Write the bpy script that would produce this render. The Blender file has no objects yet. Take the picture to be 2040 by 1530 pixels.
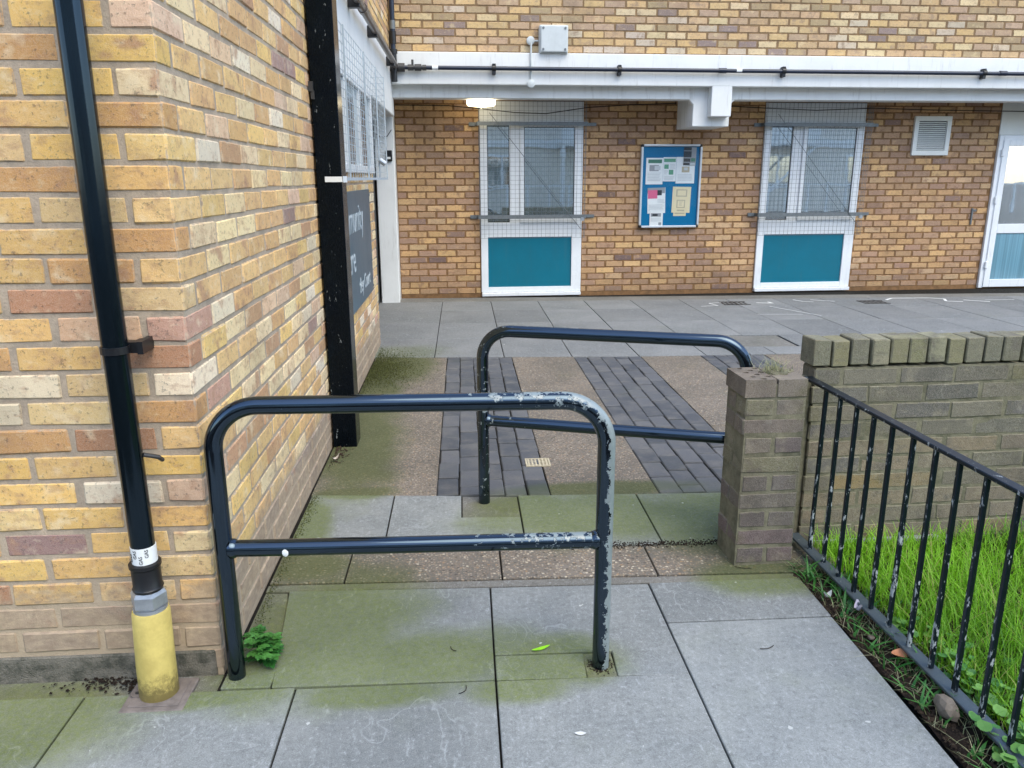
import bpy, bmesh, math, random
from mathutils import Vector, Matrix
random.seed(11)
R_ = math.radians
scene = bpy.context.scene
COL = scene.collection

# ------------------------------------------------------------------ camera
F_PX = 1557.65
PITCH, YAW, ROLL = R_(14.783), R_(5.578), R_(-0.199)
CAM = Vector((0, 0, 1.39))
fw = Vector((math.sin(YAW) * math.cos(PITCH), math.cos(YAW) * math.cos(PITCH), -math.sin(PITCH)))
rt = Vector((math.cos(YAW), -math.sin(YAW), 0))
up = rt.cross(fw)
rt2 = math.cos(ROLL) * rt + math.sin(ROLL) * up
up2 = -math.sin(ROLL) * rt + math.cos(ROLL) * up
cam = bpy.data.cameras.new('camera')
cam.sensor_width = 36
cam.lens = F_PX / 2040 * 36
cam.clip_start = 0.02
cam.clip_end = 1000
cam_o = bpy.data.objects.new('camera', cam)
m = Matrix((rt2, up2, -fw)).transposed().to_4x4()
m.translation = CAM
cam_o.matrix_world = m
COL.objects.link(cam_o)
scene.camera = cam_o

# ------------------------------------------------------------------ light
SUN_EL, SUN_AZ = R_(56), R_(150)      # azimuth clockwise from +Y : behind the camera, to the right
world = bpy.data.worlds.new('World')
scene.world = world
world.use_nodes = True
wn = world.node_tree
bgn = wn.nodes['Background']
sky = wn.nodes.new('ShaderNodeTexSky')
sky.sky_type = 'NISHITA'
sky.sun_disc = False
sky.sun_elevation = SUN_EL
sky.sun_rotation = SUN_AZ
sky.air_density = 1.0
sky.dust_density = 1.2
sky.ozone_density = 0.4
wn.links.new(sky.outputs[0], bgn.inputs[0])
bgn.inputs[1].default_value = 0.15
sun = bpy.data.lights.new('sun', 'SUN')
sun.energy = 0.8
sun.angle = R_(50)
sun.specular_factor = 0.1
sun.color = (1.0, 0.93, 0.70)
sun_o = bpy.data.objects.new('sun', sun)
sd = Vector((math.sin(SUN_AZ) * math.cos(SUN_EL), math.cos(SUN_AZ) * math.cos(SUN_EL), math.sin(SUN_EL)))
sun_o.rotation_euler = sd.to_track_quat('Z', 'Y').to_euler()
COL.objects.link(sun_o)
scene.view_settings.view_transform = 'Standard'
scene.view_settings.look = 'None'
scene.view_settings.exposure = 1.58
scene.cycles.max_bounces = 6
scene.cycles.diffuse_bounces = 3
scene.cycles.glossy_bounces = 3
scene.cycles.transmission_bounces = 3
scene.cycles.caustics_reflective = False
scene.cycles.caustics_refractive = False
scene.view_settings.gamma = 1.0
scene.view_settings.use_curve_mapping = False

# ------------------------------------------------------------------ frame of the side building and the paving
A = R_(2.0017)
OX, OY = -0.643, 2.064
EX = (math.cos(A), -math.sin(A))
EY = (math.sin(A), math.cos(A))
def W(u, v, z=0.0):
    return (OX + u * EX[0] + v * EY[0], OY + u * EX[1] + v * EY[1], z)

# ------------------------------------------------------------------ small helpers
def lin(c):
    def f(x):
        x /= 255.0
        return x / 12.92 if x <= 0.04045 else ((x + 0.055) / 1.055) ** 2.4
    return (f(c[0]), f(c[1]), f(c[2]), 1.0)

class MB:
    """collects shapes, then links them as one mesh object"""
    def __init__(s):
        s.v = []; s.f = []; s.mi = []; s.cur = 0
    def add(s, vs, fs):
        b = len(s.v)
        s.v += [tuple(p) for p in vs]
        for f in fs:
            s.f.append([b + i for i in f]); s.mi.append(s.cur)
        return s
    def box(s, x0, x1, y0, y1, z0, z1):
        vs = [(x0,y0,z0),(x1,y0,z0),(x1,y1,z0),(x0,y1,z0),(x0,y0,z1),(x1,y0,z1),(x1,y1,z1),(x0,y1,z1)]
        return s.add(vs, [(0,3,2,1),(4,5,6,7),(0,1,5,4),(1,2,6,5),(2,3,7,6),(3,0,4,7)])
    def prism(s, poly, z0, z1):
        n = len(poly)
        vs = [(p[0], p[1], z0) for p in poly] + [(p[0], p[1], z1) for p in poly]
        fs = [tuple(range(n - 1, -1, -1)), tuple(range(n, 2 * n))]
        fs += [(i, (i + 1) % n, n + (i + 1) % n, n + i) for i in range(n)]
        return s.add(vs, fs)
    def tube(s, path, r, n=12, caps=True):
        path = [Vector(p) for p in path]
        rs = r if isinstance(r, (list, tuple)) else [r] * len(path)
        rings = []; ref = None
        for i, p in enumerate(path):
            a = path[max(i - 1, 0)]; b = path[min(i + 1, len(path) - 1)]
            t = (b - a).normalized()
            if ref is None:
                ref = Vector((0, 0, 1)) if abs(t.z) < 0.9 else Vector((1, 0, 0))
            x = (ref - t * ref.dot(t))
            if x.length < 1e-4:
                x = Vector((0, 1, 0))
            x.normalize(); y = t.cross(x); ref = x
            rings.append([p + (x * math.cos(2 * math.pi * k / n) + y * math.sin(2 * math.pi * k / n)) * rs[i] for k in range(n)])
        vs = [q for rg in rings for q in rg]; fs = []
        for i in range(len(path) - 1):
            for k in range(n):
                k2 = (k + 1) % n
                fs.append((i * n + k, i * n + k2, (i + 1) * n + k2, (i + 1) * n + k))
        if caps:
            fs.append(tuple(range(n - 1, -1, -1)))
            fs.append(tuple((len(path) - 1) * n + k for k in range(n)))
        return s.add(vs, fs)
    def build(s, name, mat, parent=None, smooth=False, bevel=0.0, seg=1, loc=None, kind=None):
        me = bpy.data.meshes.new(name)
        me.from_pydata(s.v, [], s.f)
        mats = mat if isinstance(mat, (list, tuple)) else [mat]
        for q in mats:
            me.materials.append(q)
        me.polygons.foreach_set('material_index', s.mi)
        if bevel > 0:
            bm = bmesh.new(); bm.from_mesh(me)
            es = [e for e in bm.edges if len(e.link_faces) == 2 and e.calc_face_angle(0) > 0.5]
            bmesh.ops.bevel(bm, geom=es, offset=bevel, segments=seg, profile=0.6, affect='EDGES', clamp_overlap=True)
            bm.to_mesh(me); bm.free()
        if smooth:
            bm = bmesh.new(); bm.from_mesh(me)
            for fc in bm.faces: fc.smooth = True
            for e in bm.edges:
                if len(e.link_faces) == 2 and e.calc_face_angle(0) > R_(40): e.smooth = False
            bm.to_mesh(me); bm.free()
        o = bpy.data.objects.new(name, me)
        COL.objects.link(o)
        if parent: o.parent = parent
        if loc: o.location = loc
        if kind: o['kind'] = kind
        return o

def tag(o, label, cat, group=None, kind=None):
    if label: o['label'] = label
    if cat: o['category'] = cat
    if group: o['group'] = group
    if kind: o['kind'] = kind
    return o
def empty(name, label, cat, loc=(0, 0, 0), rz=0.0, group=None):
    o = bpy.data.objects.new(name, None)
    o.empty_display_size = 0.1
    COL.objects.link(o)
    o.location = loc; o.rotation_euler = (0, 0, rz)
    return tag(o, label, cat, group)
def arc(c, r, a0, a1, n, f):
    return [f(c[0] + r * math.cos(a0 + (a1 - a0) * i / n), c[1] + r * math.sin(a0 + (a1 - a0) * i / n)) for i in range(n + 1)]
def text_mesh(txt, size, name, mat, parent, mw, extrude=0.001):
    c = bpy.data.curves.new('t', 'FONT'); c.body = txt; c.size = size; c.extrude = extrude
    c.resolution_u = 3
    o = bpy.data.objects.new('t', c); COL.objects.link(o)
    dg = bpy.context.evaluated_depsgraph_get()
    me = bpy.data.meshes.new_from_object(o.evaluated_get(dg))
    bpy.data.objects.remove(o)
    me.name = name
    me.materials.clear(); me.materials.append(mat)
    me.transform(mw)
    t = bpy.data.objects.new(name, me); COL.objects.link(t)
    t.parent = parent
    return t

# ------------------------------------------------------------------ node helpers
class NT:
    def __init__(s, name):
        s.m = bpy.data.materials.new(name); s.m.use_nodes = True
        s.t = s.m.node_tree; s.t.nodes.clear()
        s.out = s.n('ShaderNodeOutputMaterial')
        s.geo = s.n('ShaderNodeNewGeometry')
        s.pos = s.geo.outputs['Position']
    def n(s, typ, ins=None, **props):
        nd = s.t.nodes.new(typ)
        for k, v in props.items(): setattr(nd, k, v)
        if ins:
            for k, v in ins.items(): s.set(nd.inputs[k], v)
        return nd
    def set(s, sock, v):
        if hasattr(v, 'is_output') or isinstance(v, bpy.types.NodeSocket): s.t.links.new(v, sock)
        else: sock.default_value = v
    def math(s, op, a, b=0.0, clamp=False):
        nd = s.n('ShaderNodeMath', {0: a, 1: b}, operation=op); nd.use_clamp = clamp
        return nd.outputs[0]
    def noise(s, vec, scale, detail=4, rough=0.6, w=None, dist=0.0):
        nd = s.n('ShaderNodeTexNoise', {'Vector': vec, 'Scale': scale, 'Detail': detail, 'Roughness': rough, 'Distortion': dist},
                 noise_dimensions='4D' if w is not None else '3D')
        if w is not None: s.set(nd.inputs['W'], w)
        return nd.outputs['Fac']
    def ramp(s, fac, a, b, lo=0.0, hi=1.0, smooth=True):
        nd = s.n('ShaderNodeMapRange', {'Value': fac, 'From Min': a, 'From Max': b, 'To Min': lo, 'To Max': hi})
        if smooth: nd.interpolation_type = 'SMOOTHSTEP'
        return nd.outputs[0]
    def mix(s, f, a, b, mode='MIX'):
        nd = s.n('ShaderNodeMix', data_type='RGBA', blend_type=mode)
        s.set(nd.inputs[0], f); s.set(nd.inputs[6], a); s.set(nd.inputs[7], b)
        return nd.outputs[2]
    def vscale(s, vec, sx, sy, sz):
        return s.n('ShaderNodeVectorMath', {0: vec, 1: (sx, sy, sz)}, operation='MULTIPLY').outputs[0]
    def bump(s, h, strength, dist, normal=None):
        ins = {'Height': h, 'Strength': strength, 'Distance': dist}
        if normal is not None: ins['Normal'] = normal
        return s.n('ShaderNodeBump', ins).outputs[0]
    def finish(s, col, rough=0.8, normal=None, spec=0.5, metal=0.0, **kw):
        b = s.n('ShaderNodeBsdfPrincipled', {'Base Color': col, 'Roughness': rough, 'Specular IOR Level': spec, 'Metallic': metal})
        if normal is not None: s.set(b.inputs['Normal'], normal)
        for k, v in kw.items(): s.set(b.inputs[k.replace('_', ' ')], v)
        s.t.links.new(b.outputs[0], s.out.inputs[0])
        return s.m
    def sep(s, vec):
        return s.n('ShaderNodeSeparateXYZ', {0: vec}).outputs

# algae: a shared group, green growth in patches that have places of their own
ALGAE = [(.26,.22,.30,.36),(.58,.03,.32,.15),(.96,-.02,.2,.12),(.86,-.13,.14,.07),(.45,-.13,.2,.06),(1.25,1.0,.45,.26),(1.75,.95,.34,.32),
         (1.0,1.14,.22,.12),(.22,3.75,.25,.45),(.10,3.1,.16,.8),(.14,2.1,.22,.8),(-.5,-.2,.3,.2),(-.05,-.12,.28,.05),
         (.1,.05,.16,.24),(1.78,.46,.22,.14),(.2,1.33,.2,.08),(1.35,1.30,.5,.08),(.05,.9,.10,.4),(.12,.62,.16,.12),(.2,4.3,.35,.25),(-.9,-.3,.3,.25)]
ag = bpy.data.node_groups.new('algae', 'ShaderNodeTree')
ag.interface.new_socket('Fac', in_out='OUTPUT', socket_type='NodeSocketFloat')
def _mk():
    N = ag.nodes; Lk = ag.links
    g = N.new('ShaderNodeNewGeometry'); go = N.new('NodeGroupOutput')
    acc = None
    nz = N.new('ShaderNodeTexNoise'); nz.inputs['Scale'].default_value = 2.6; nz.inputs['Detail'].default_value = 5; nz.inputs['Roughness'].default_value = .65
    Lk.new(g.outputs['Position'], nz.inputs['Vector'])
    for (u, v, a, b) in ALGAE:
        p = W(u, v)
        s = N.new('ShaderNodeVectorMath'); s.operation = 'SUBTRACT'; Lk.new(g.outputs['Position'], s.inputs[0]); s.inputs[1].default_value = (p[0], p[1], 0)
        q = N.new('ShaderNodeVectorMath'); q.operation = 'MULTIPLY'; Lk.new(s.outputs[0], q.inputs[0]); q.inputs[1].default_value = (1 / a, 1 / b, 0)
        l = N.new('ShaderNodeVectorMath'); l.operation = 'LENGTH'; Lk.new(q.outputs[0], l.inputs[0])
        r = N.new('ShaderNodeMapRange'); Lk.new(l.outputs['Value'], r.inputs[0]); r.inputs[1].default_value = 1.5; r.inputs[2].default_value = .35
        if acc is None: acc = r.outputs[0]
        else:
            mx = N.new('ShaderNodeMath'); mx.operation = 'MAXIMUM'; Lk.new(acc, mx.inputs[0]); Lk.new(r.outputs[0], mx.inputs[1]); acc = mx.outputs[0]
    ad = N.new('ShaderNodeMath'); ad.operation = 'MULTIPLY_ADD'; Lk.new(nz.outputs['Fac'], ad.inputs[0]); ad.inputs[1].default_value = 1.2; Lk.new(acc, ad.inputs[2])
    r2 = N.new('ShaderNodeMapRange'); r2.interpolation_type = 'SMOOTHSTEP'; Lk.new(ad.outputs[0], r2.inputs[0]); r2.inputs[1].default_value = .6; r2.inputs[2].default_value = 1.35
    Lk.new(r2.outputs[0], go.inputs[0])
_mk()
def algae(t):
    nd = t.n('ShaderNodeGroup'); nd.node_tree = ag
    return nd.outputs[0]

def tint_node(t):
    """per-brick colour: object colour x vertex tint (joined bricks)"""
    oi = t.n('ShaderNodeObjectInfo')
    at = t.n('ShaderNodeAttribute', attribute_name='tint')
    return t.mix(1.0, oi.outputs['Color'], at.outputs['Color'], 'MULTIPLY'), oi.outputs['Random']

def mat_brick(name, burn, pale, mort, speck=.5, smear=None, moss=0.0, rough=.9, bstr=.6, edge=.009, white=0.0):
    t = NT(name)
    tint, rnd = tint_node(t)
    hue = t.sep(tint)
    w = t.math('ADD', t.math('MULTIPLY', hue[0], 37.0), t.math('MULTIPLY', rnd, 20.0))
    big = t.noise(t.pos, 11, 3, .6, w)
    fine = t.noise(t.pos, 85, 4, .7)
    grain = t.noise(t.pos, 420, 2, .6)
    med = t.noise(t.vscale(t.pos, 1, 1, 1.7), 30, 4, .65, w)
    c = t.mix(t.ramp(big, .54, .70, 0, .8), tint, burn)
    c = t.mix(t.ramp(big, .44, .30, 0, .5), c, pale)
    c = t.mix(t.ramp(med, .50, .66, 0, .75), c, t.mix(.6, c, burn))
    c = t.mix(t.ramp(med, .45, .30, 0, .55), c, t.mix(.6, c, pale))
    c = t.mix(t.ramp(fine, .57, .66, 0, speck), c, t.mix(.75, c, (0.03, .022, .018, 1)))
    c = t.mix(t.ramp(grain, .3, .7, 0, .3), c, t.mix(.5, c, (.9, .84, .72, 1)))
    # mortar dragged over the arrises, so the outline of every brick wanders
    bl = t.sep(t.n('ShaderNodeAttribute', attribute_name='bl').outputs['Vector'])
    hf = t.sep(t.n('ShaderNodeAttribute', attribute_name='half').outputs['Vector'])
    e = [t.math('SUBTRACT', hf[k], t.math('ABSOLUTE', bl[k])) for k in range(3)]
    mn = t.math('MINIMUM', e[0], e[1]); mxx = t.math('MAXIMUM', e[0], e[1])
    ed = t.math('MAXIMUM', mn, t.math('MINIMUM', mxx, e[2]))
    en = t.noise(t.pos, 42, 5, .7)
    ef = t.math('SUBTRACT', t.math('MULTIPLY', t.math('SUBTRACT', en, .33), edge * 2.4), ed)
    em = t.ramp(ef, -.0025, .0015, 0, .92)
    mc = t.mix(t.ramp(fine, .35, .7), mort, t.mix(.45, mort, (.08, .07, .06, 1)))
    c = t.mix(em, c, mc)
    if smear is not None:
        z = t.sep(t.pos)[2]
        sm = t.noise(t.vscale(t.pos, 1, .6, 1.6), 8, 5, .72)
        f = t.math('SUBTRACT', t.math('MULTIPLY', sm, .62), z)
        c = t.mix(t.ramp(f, -.03, .13, 0, .8), c, t.mix(t.ramp(med, .3, .7), smear, t.mix(.55, smear, (.16, .13, .11, 1))))
    if moss > 0:
        mo = t.noise(t.pos, 3.2, 5, .65)
        c = t.mix(t.ramp(mo, .5, .72, 0, moss), c, lin((84, 86, 44)))
        dk = t.noise(t.vscale(t.pos, 1, 1, .6), 5, 4, .65, 3.0)
        c = t.mix(t.ramp(dk, .5, .75, 0, .7), c, t.mix(.5, c, lin((48, 50, 48))))
    if white > 0:
        wf_ = t.noise(t.vscale(t.pos, 1, 1, .5), 14, 5, .7, 9.0)
        c = t.mix(t.ramp(wf_, .60, .70, 0, white), c, lin((168, 166, 152)))
    st = t.noise(t.vscale(t.pos, 1, 1, .55), 2.3, 5, .65)
    c = t.mix(t.ramp(st, .50, .70, 0, .42), c, t.mix(.55, c, lin((92, 76, 62))))
    h = t.math('ADD', t.math('MULTIPLY', fine, .8), t.math('MULTIPLY', grain, .35))
    n = t.bump(h, bstr, .004)
    return t.finish(c, rough, n, .25)

def mat_mortar(name, col, col2, smear=None):
    t = NT(name)
    a = t.noise(t.pos, 14, 5, .7); b = t.noise(t.pos, 160, 4, .7)
    c = t.mix(t.ramp(a, .35, .7), lin(col), lin(col2))
    c = t.mix(t.ramp(b, .5, .75, 0, .25), c, (.08, .07, .06, 1))
    if smear is not None:
        z = t.sep(t.pos)[2]
        c = t.mix(t.ramp(t.math('SUBTRACT', t.math('MULTIPLY', a, .6), z), -.06, .15, 0, .8), c, smear)
    st = t.noise(t.vscale(t.pos, 1, 1, .55), 2.3, 5, .65)
    c = t.mix(t.ramp(st, .50, .70, 0, .42), c, t.mix(.55, c, lin((92, 76, 62))))
    return t.finish(c, .95, t.bump(t.math('ADD', a, b), .8, .003), .2)

def mat_plain(name, col, rough=.6, spec=.4, var=.12, scale=20, bump=0.0, bscale=200, metal=0.0, dirt=0.0):
    t = NT(name)
    a = t.noise(t.pos, scale, 5, .65)
    cc = lin(col)
    dk = tuple(x * (1 - var * 2) for x in cc[:3]) + (1,)
    c = t.mix(t.ramp(a, .3, .75), cc, dk)
    if dirt > 0:
        s = t.noise(t.vscale(t.pos, 6, 6, .7), 3, 6, .7)
        c = t.mix(t.ramp(s, .52, .8, 0, dirt), c, (.16, .14, .11, 1))
    nrm = t.bump(t.noise(t.pos, bscale, 3, .6), bump, .002) if bump else None
    rg = t.math('ADD', rough - .06, t.math('MULTIPLY', a, .12))
    return t.finish(c, rg, nrm, spec, metal)

# ---- brick materials
M = {}
MS, MF, MU, MG = lin((184, 167, 146)), lin((142, 108, 74)), lin((142, 116, 84)), lin((128, 124, 104))
M['brick_side'] = mat_brick('yellow_stock_brick', lin((168, 124, 92)), lin((230, 212, 176)), MS, .7, edge=.0065, smear=lin((180, 160, 134)))
M['brick_far'] = mat_brick('brown_stock_brick', lin((134, 98, 70)), lin((198, 158, 108)), MF, .45, edge=.009)
M['brick_up'] = mat_brick('upper_stock_brick', lin((138, 114, 92)), lin((206, 184, 140)), MU, .45, edge=.009)
M['brick_grey'] = mat_brick('weathered_grey_brick', lin((80, 76, 68)), lin((136, 128, 106)), MG, .55, moss=.6, bstr=.8, white=.3)
M['brick_pier'] = mat_brick('weathered_pier_brick', lin((82, 72, 68)), lin((136, 126, 108)), MG, .55, moss=.6, bstr=.8, white=.15)
M['mortar_side'] = mat_mortar('grey_mortar', (186, 169, 148), (158, 146, 130), smear=lin((180, 162, 138)))
M['mortar_far'] = mat_mortar('brown_mortar', (142, 108, 74), (112, 86, 60))
M['mortar_up'] = mat_mortar('upper_mortar', (142, 116, 84), (118, 98, 76))
M['mortar_grey'] = mat_mortar('mossy_mortar', (130, 126, 106), (96, 95, 78))
M['white_paint'] = mat_plain('white_masonry_paint', (226, 228, 226), .7, .3, .04, 3, .3, 60, dirt=.38)
M['upvc'] = mat_plain('white_upvc', (230, 234, 236), .28, .5, .03, 4, dirt=.16)
M['trim'] = mat_plain('cream_panel', (222, 224, 218), .5, .4, .03, 5, dirt=.12)
M['teal'] = mat_plain('teal_panel', (4, 108, 130), .32, .5, .06, 3, dirt=.12)
M['galv'] = mat_plain('galvanised_steel', (120, 126, 128), .5, .5, .15, 30, metal=.5)
M['galv_light'] = mat_plain('bright_galvanised_wire', (176, 188, 196), .45, .5, .1, 30)
M['darkmetal'] = mat_plain('dark_steel', (58, 58, 58), .5, .5, .2, 40)
M['alu'] = mat_plain('aluminium_frame', (205, 210, 214), .35, .5, .04, 10, metal=.3)
M['blackplastic'] = mat_plain('black_plastic', (22, 23, 26), .4, .5, .1, 30)
M['greyplastic'] = mat_plain('grey_plastic', (196, 202, 202), .5, .4, .05, 8, dirt=.2)
M['pipe_navy'] = mat_plain('navy_painted_pipe', (26, 38, 58), .35, .5, .15, 12)
M['pipe_brown'] = mat_plain('grey_brown_pipe', (98, 90, 86), .3, .5, .12, 14)
M['soil'] = None

def mat_gloss_black(name, chip_fn, base=(6, 10, 15), rough=.05, dust=.07, sc=34, chipc=(134, 148, 150), spec=.95):
    t = NT(name)
    vec = t.vscale(t.pos, 1, 1, .38) if name.startswith(('flaking', 'scuffed')) else t.pos
    a = t.noise(vec, sc, 5, .68)
    f = t.noise(vec, 150, 4, .7)
    xyz = t.sep(t.pos); nrm = t.sep(t.geo.outputs['Normal'])
    thr = chip_fn(t, xyz, nrm)
    if name.startswith('flaking'): thr = t.math('SUBTRACT', thr, t.ramp(nrm[0], -.2, -.6, 0, .03))
    mask = t.ramp(t.math('SUBTRACT', t.math('ADD', t.math('MULTIPLY', a, .74), t.math('MULTIPLY', f, .26)), thr), -.006, .006, smooth=False)
    cb = t.mix(t.ramp(f, .5, .8, 0, dust), lin(base), lin((96, 98, 98)))
    chip = t.mix(t.noise(t.pos, 60, 3), lin(chipc), tuple(x * .5 for x in lin(chipc)[:3]) + (1,))
    c = t.mix(mask, cb, chip)
    rg = t.math('ADD', t.math('MULTIPLY', mask, .35), t.math('ADD', rough, t.math('MULTIPLY', a, .06)))
    n = t.bump(t.math('MULTIPLY', mask, -1.0), .6, .001)
    return t.finish(c, rg, n, spec, 0.0, IOR=1.6 if spec > .9 else 1.5, Specular_Tint=t.mix(mask, (.55, .76, 1, 1), (1, 1, 1, 1)))  # specular tint paints in the blue of the reflected sky
M['rail_black'] = mat_gloss_black('chipped_black_paint', lambda t, p, n: t.math('SUBTRACT', t.math('SUBTRACT', t.ramp(p[0], -.1, .44, .68, .55), t.math('MULTIPLY', n[0], t.ramp(p[0], .3, .45, .0, .24))), t.math('MULTIPLY', t.math('MAXIMUM', n[2], 0.0), t.ramp(p[0], -.05, .2, .0, .09))))
M['rail_black2'] = mat_gloss_black('worn_black_paint', lambda t, p, n: t.ramp(p[0], 0.15, .75, .595, .70))
M['post_black'] = mat_gloss_black('scuffed_black_gloss', lambda t, p, n: t.math('ADD', .635, 0.0), (7, 11, 17), .16, .05, 45, (150, 158, 160), .2)
M['gas_black'] = mat_gloss_black('black_pipe_paint', lambda t, p, n: t.math('ADD', .76, 0.0), (8, 15, 19), .12, .06, 60, (134, 148, 150), .55)
M['fence_black'] = mat_gloss_black('flaking_fence_paint', lambda t, p, n: t.ramp(p[2], .02, .5, .555, .612), (12, 18, 25), .3, .12, 55, (178, 186, 188), .5)
M['fence_foot'] = mat_gloss_black('dusty_rail_paint', lambda t, p, n: t.math('ADD', .63, 0.0), (58, 64, 66), .5, .5, 60, (150, 156, 156))

# ---- ground materials
def mat_slab(name, a1, a2, green, light=.5, seed=0.0, rough=.85):
    t = NT(name)
    oi = t.n('ShaderNodeObjectInfo')
    w = t.math('ADD', t.math('MULTIPLY', oi.outputs['Random'], 30.0), seed)
    a = t.noise(t.pos, 2.2, 6, .62, w); b = t.noise(t.pos, 38, 5, .7); g = t.noise(t.pos, 330, 3, .6)
    sc = t.noise(t.vscale(t.pos, 9, 3, 1), 6, 6, .75, w)
    c = t.mix(t.ramp(a, .3, .7), lin(a1), lin(a2))
    tone = t.ramp(oi.outputs['Random'], 0, 1, .84, 1.08, False)
    c = t.n('ShaderNodeVectorMath', {0: c, 3: tone}, operation='SCALE').outputs[0]
    md = t.noise(t.pos, 75, 4, .7)
    c = t.mix(t.ramp(b, .45, .70, 0, .5), c, t.mix(.5, c, (.05, .05, .05, 1)))
    c = t.mix(t.ramp(md, .52, .72, 0, .5), c, t.mix(.5, c, (.03, .03, .03, 1)))
    c = t.mix(t.ramp(md, .46, .28, 0, .4), c, t.mix(.5, c, (.75, .78, .8, 1)))
    sl = t.math('ABSOLUTE', t.math('SUBTRACT', t.noise(t.pos, 4.5, 2, .5, w, 1.5), .5))
    c = t.mix(t.math('MULTIPLY', t.ramp(sl, .012, .001, 0, .32), t.ramp(a, .45, .65)), c, lin((178, 184, 186)))
    c = t.mix(t.ramp(sc, .54, .72, 0, light), c, lin((176, 182, 184)))
    c = t.mix(t.ramp(g, .5, .8, 0, .4), c, lin((190, 194, 196)))
    c = t.mix(t.ramp(g, .5, .2, 0, .45), c, (.03, .03, .03, 1))
    al = algae(t)
    gc = t.mix(b, lin((98, 110, 36)), lin((70, 90, 34)))
    stn = t.mix(1.0, c, (.62, .66, .22, 1), 'MULTIPLY')
    gc = t.mix(.5, stn, gc)
    c = t.mix(t.math('MULTIPLY', al, t.math('MULTIPLY', green, t.ramp(md, .36, .62, 1.15, .8))), c, gc)
    sp = t.noise(t.pos, 23, 2, .5)
    c = t.mix(t.ramp(sp, .745, .765, 0, .55), c, lin((205, 208, 205)))
    n = t.bump(t.math('ADD', t.math('MULTIPLY', b, .5), t.math('MULTIPLY', g, .6)), .5, .002)
    return t.finish(c, rough, n, .3)
M['slab'] = mat_slab('concrete_paving', (142, 146, 145), (118, 123, 124), .75)
M['slab_far'] = mat_slab('far_concrete_paving', (128, 130, 130), (110, 113, 114), .4, .35, 7.0)
M['patch'] = mat_slab('cement_patch', (122, 120, 114), (100, 99, 94), .7, .3, 3.0, .95)

def mat_aggregate():
    t = NT('exposed_aggregate')
    v = t.n('ShaderNodeTexVoronoi', {'Vector': t.pos, 'Scale': 120.0})
    v2 = t.n('ShaderNodeTexVoronoi', {'Vector': t.pos, 'Scale': 300.0})
    a = t.noise(t.pos, 2.5, 5, .6)
    r = t.sep(v.outputs['Color'])
    cr = t.n('ShaderNodeValToRGB', {'Fac': r[0]}); e = cr.color_ramp.elements
    e[0].color = lin((92, 82, 72)); e[1].color = lin((172, 164, 148))
    for p, cc in ((.3, (132, 116, 98)), (.55, (108, 102, 96)), (.8, (158, 142, 120))):
        q = e.new(p); q.color = lin(cc)
    base = t.mix(t.ramp(a, .3, .7), lin((118, 112, 104)), lin((94, 90, 84)))
    c = t.mix(t.ramp(v.outputs['Distance'], .62, .4, 0, .75), base, cr.outputs[0])
    v3 = t.n('ShaderNodeTexVoronoi', {'Vector': t.pos, 'Scale': 58.0})
    r3 = t.sep(v3.outputs['Color'])
    c = t.mix(t.math('MULTIPLY', t.ramp(r3[1], .62, .66), t.ramp(v3.outputs['Distance'], .36, .22, 0, .85)), c, t.mix(r3[2], lin((196, 186, 166)), lin((150, 122, 92))))
    c = t.mix(t.math('MULTIPLY', t.ramp(r3[1], .30, .26), t.ramp(v3.outputs['Distance'], .4, .25, 0, .7)), c, lin((66, 60, 54)))
    c = t.mix(t.ramp(a, .4, .7, 0, .3), c, lin((104, 100, 94)))
    al = algae(t)
    c = t.mix(t.math('MULTIPLY', al, .75), c, t.mix(a, lin((84, 92, 46)), lin((62, 72, 40))))
    h = t.math('ADD', t.math('MULTIPLY', v.outputs['Distance'], -1.0), t.math('MULTIPLY', v2.outputs['Distance'], -.3))
    return t.finish(c, .85, t.bump(h, .7, .003), .3)
M['aggregate'] = mat_aggregate()

def mat_sett():
    t = NT('blue_grey_sett')
    oi = t.n('ShaderNodeObjectInfo')
    w = t.math('MULTIPLY', oi.outputs['Random'], 40.0)
    a = t.noise(t.pos, 9, 4, .6, w); b = t.noise(t.pos, 70, 5, .7); g = t.noise(t.pos, 330, 2, .6)
    c = t.mix(oi.outputs['Random'], lin((70, 74, 80)), lin((94, 96, 100)))
    c = t.mix(t.ramp(a, .4, .75, 0, .6), c, lin((114, 112, 108)))
    c = t.mix(t.ramp(b, .5, .8, 0, .5), c, lin((46, 48, 52)))
    al = algae(t)
    c = t.mix(t.math('MULTIPLY', al, .5), c, lin((76, 86, 48)))
    return t.finish(c, .7, t.bump(t.math('ADD', b, g), .5, .002), .4)
M['sett'] = mat_sett()

def mat_ground(name, c1, c2, scale=30, b=.9):
    t = NT(name)
    a = t.noise(t.pos, scale, 6, .7); g = t.noise(t.pos, scale * 9, 4, .7)
    c = t.mix(t.ramp(a, .35, .7), lin(c1), lin(c2))
    c = t.mix(t.ramp(g, .55, .8, 0, .5), c, lin((120, 112, 98)))
    return t.finish(c, .95, t.bump(t.math('ADD', a, g), b, .01), .2)
M['soil'] = mat_ground('dark_soil', (52, 42, 36), (34, 28, 24))
M['joint'] = mat_ground('joint_dirt', (44, 42, 38), (30, 30, 27), 60)
M['ground'] = mat_ground('asphalt_ground', (78, 78, 78), (60, 60, 60), 12)

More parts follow.
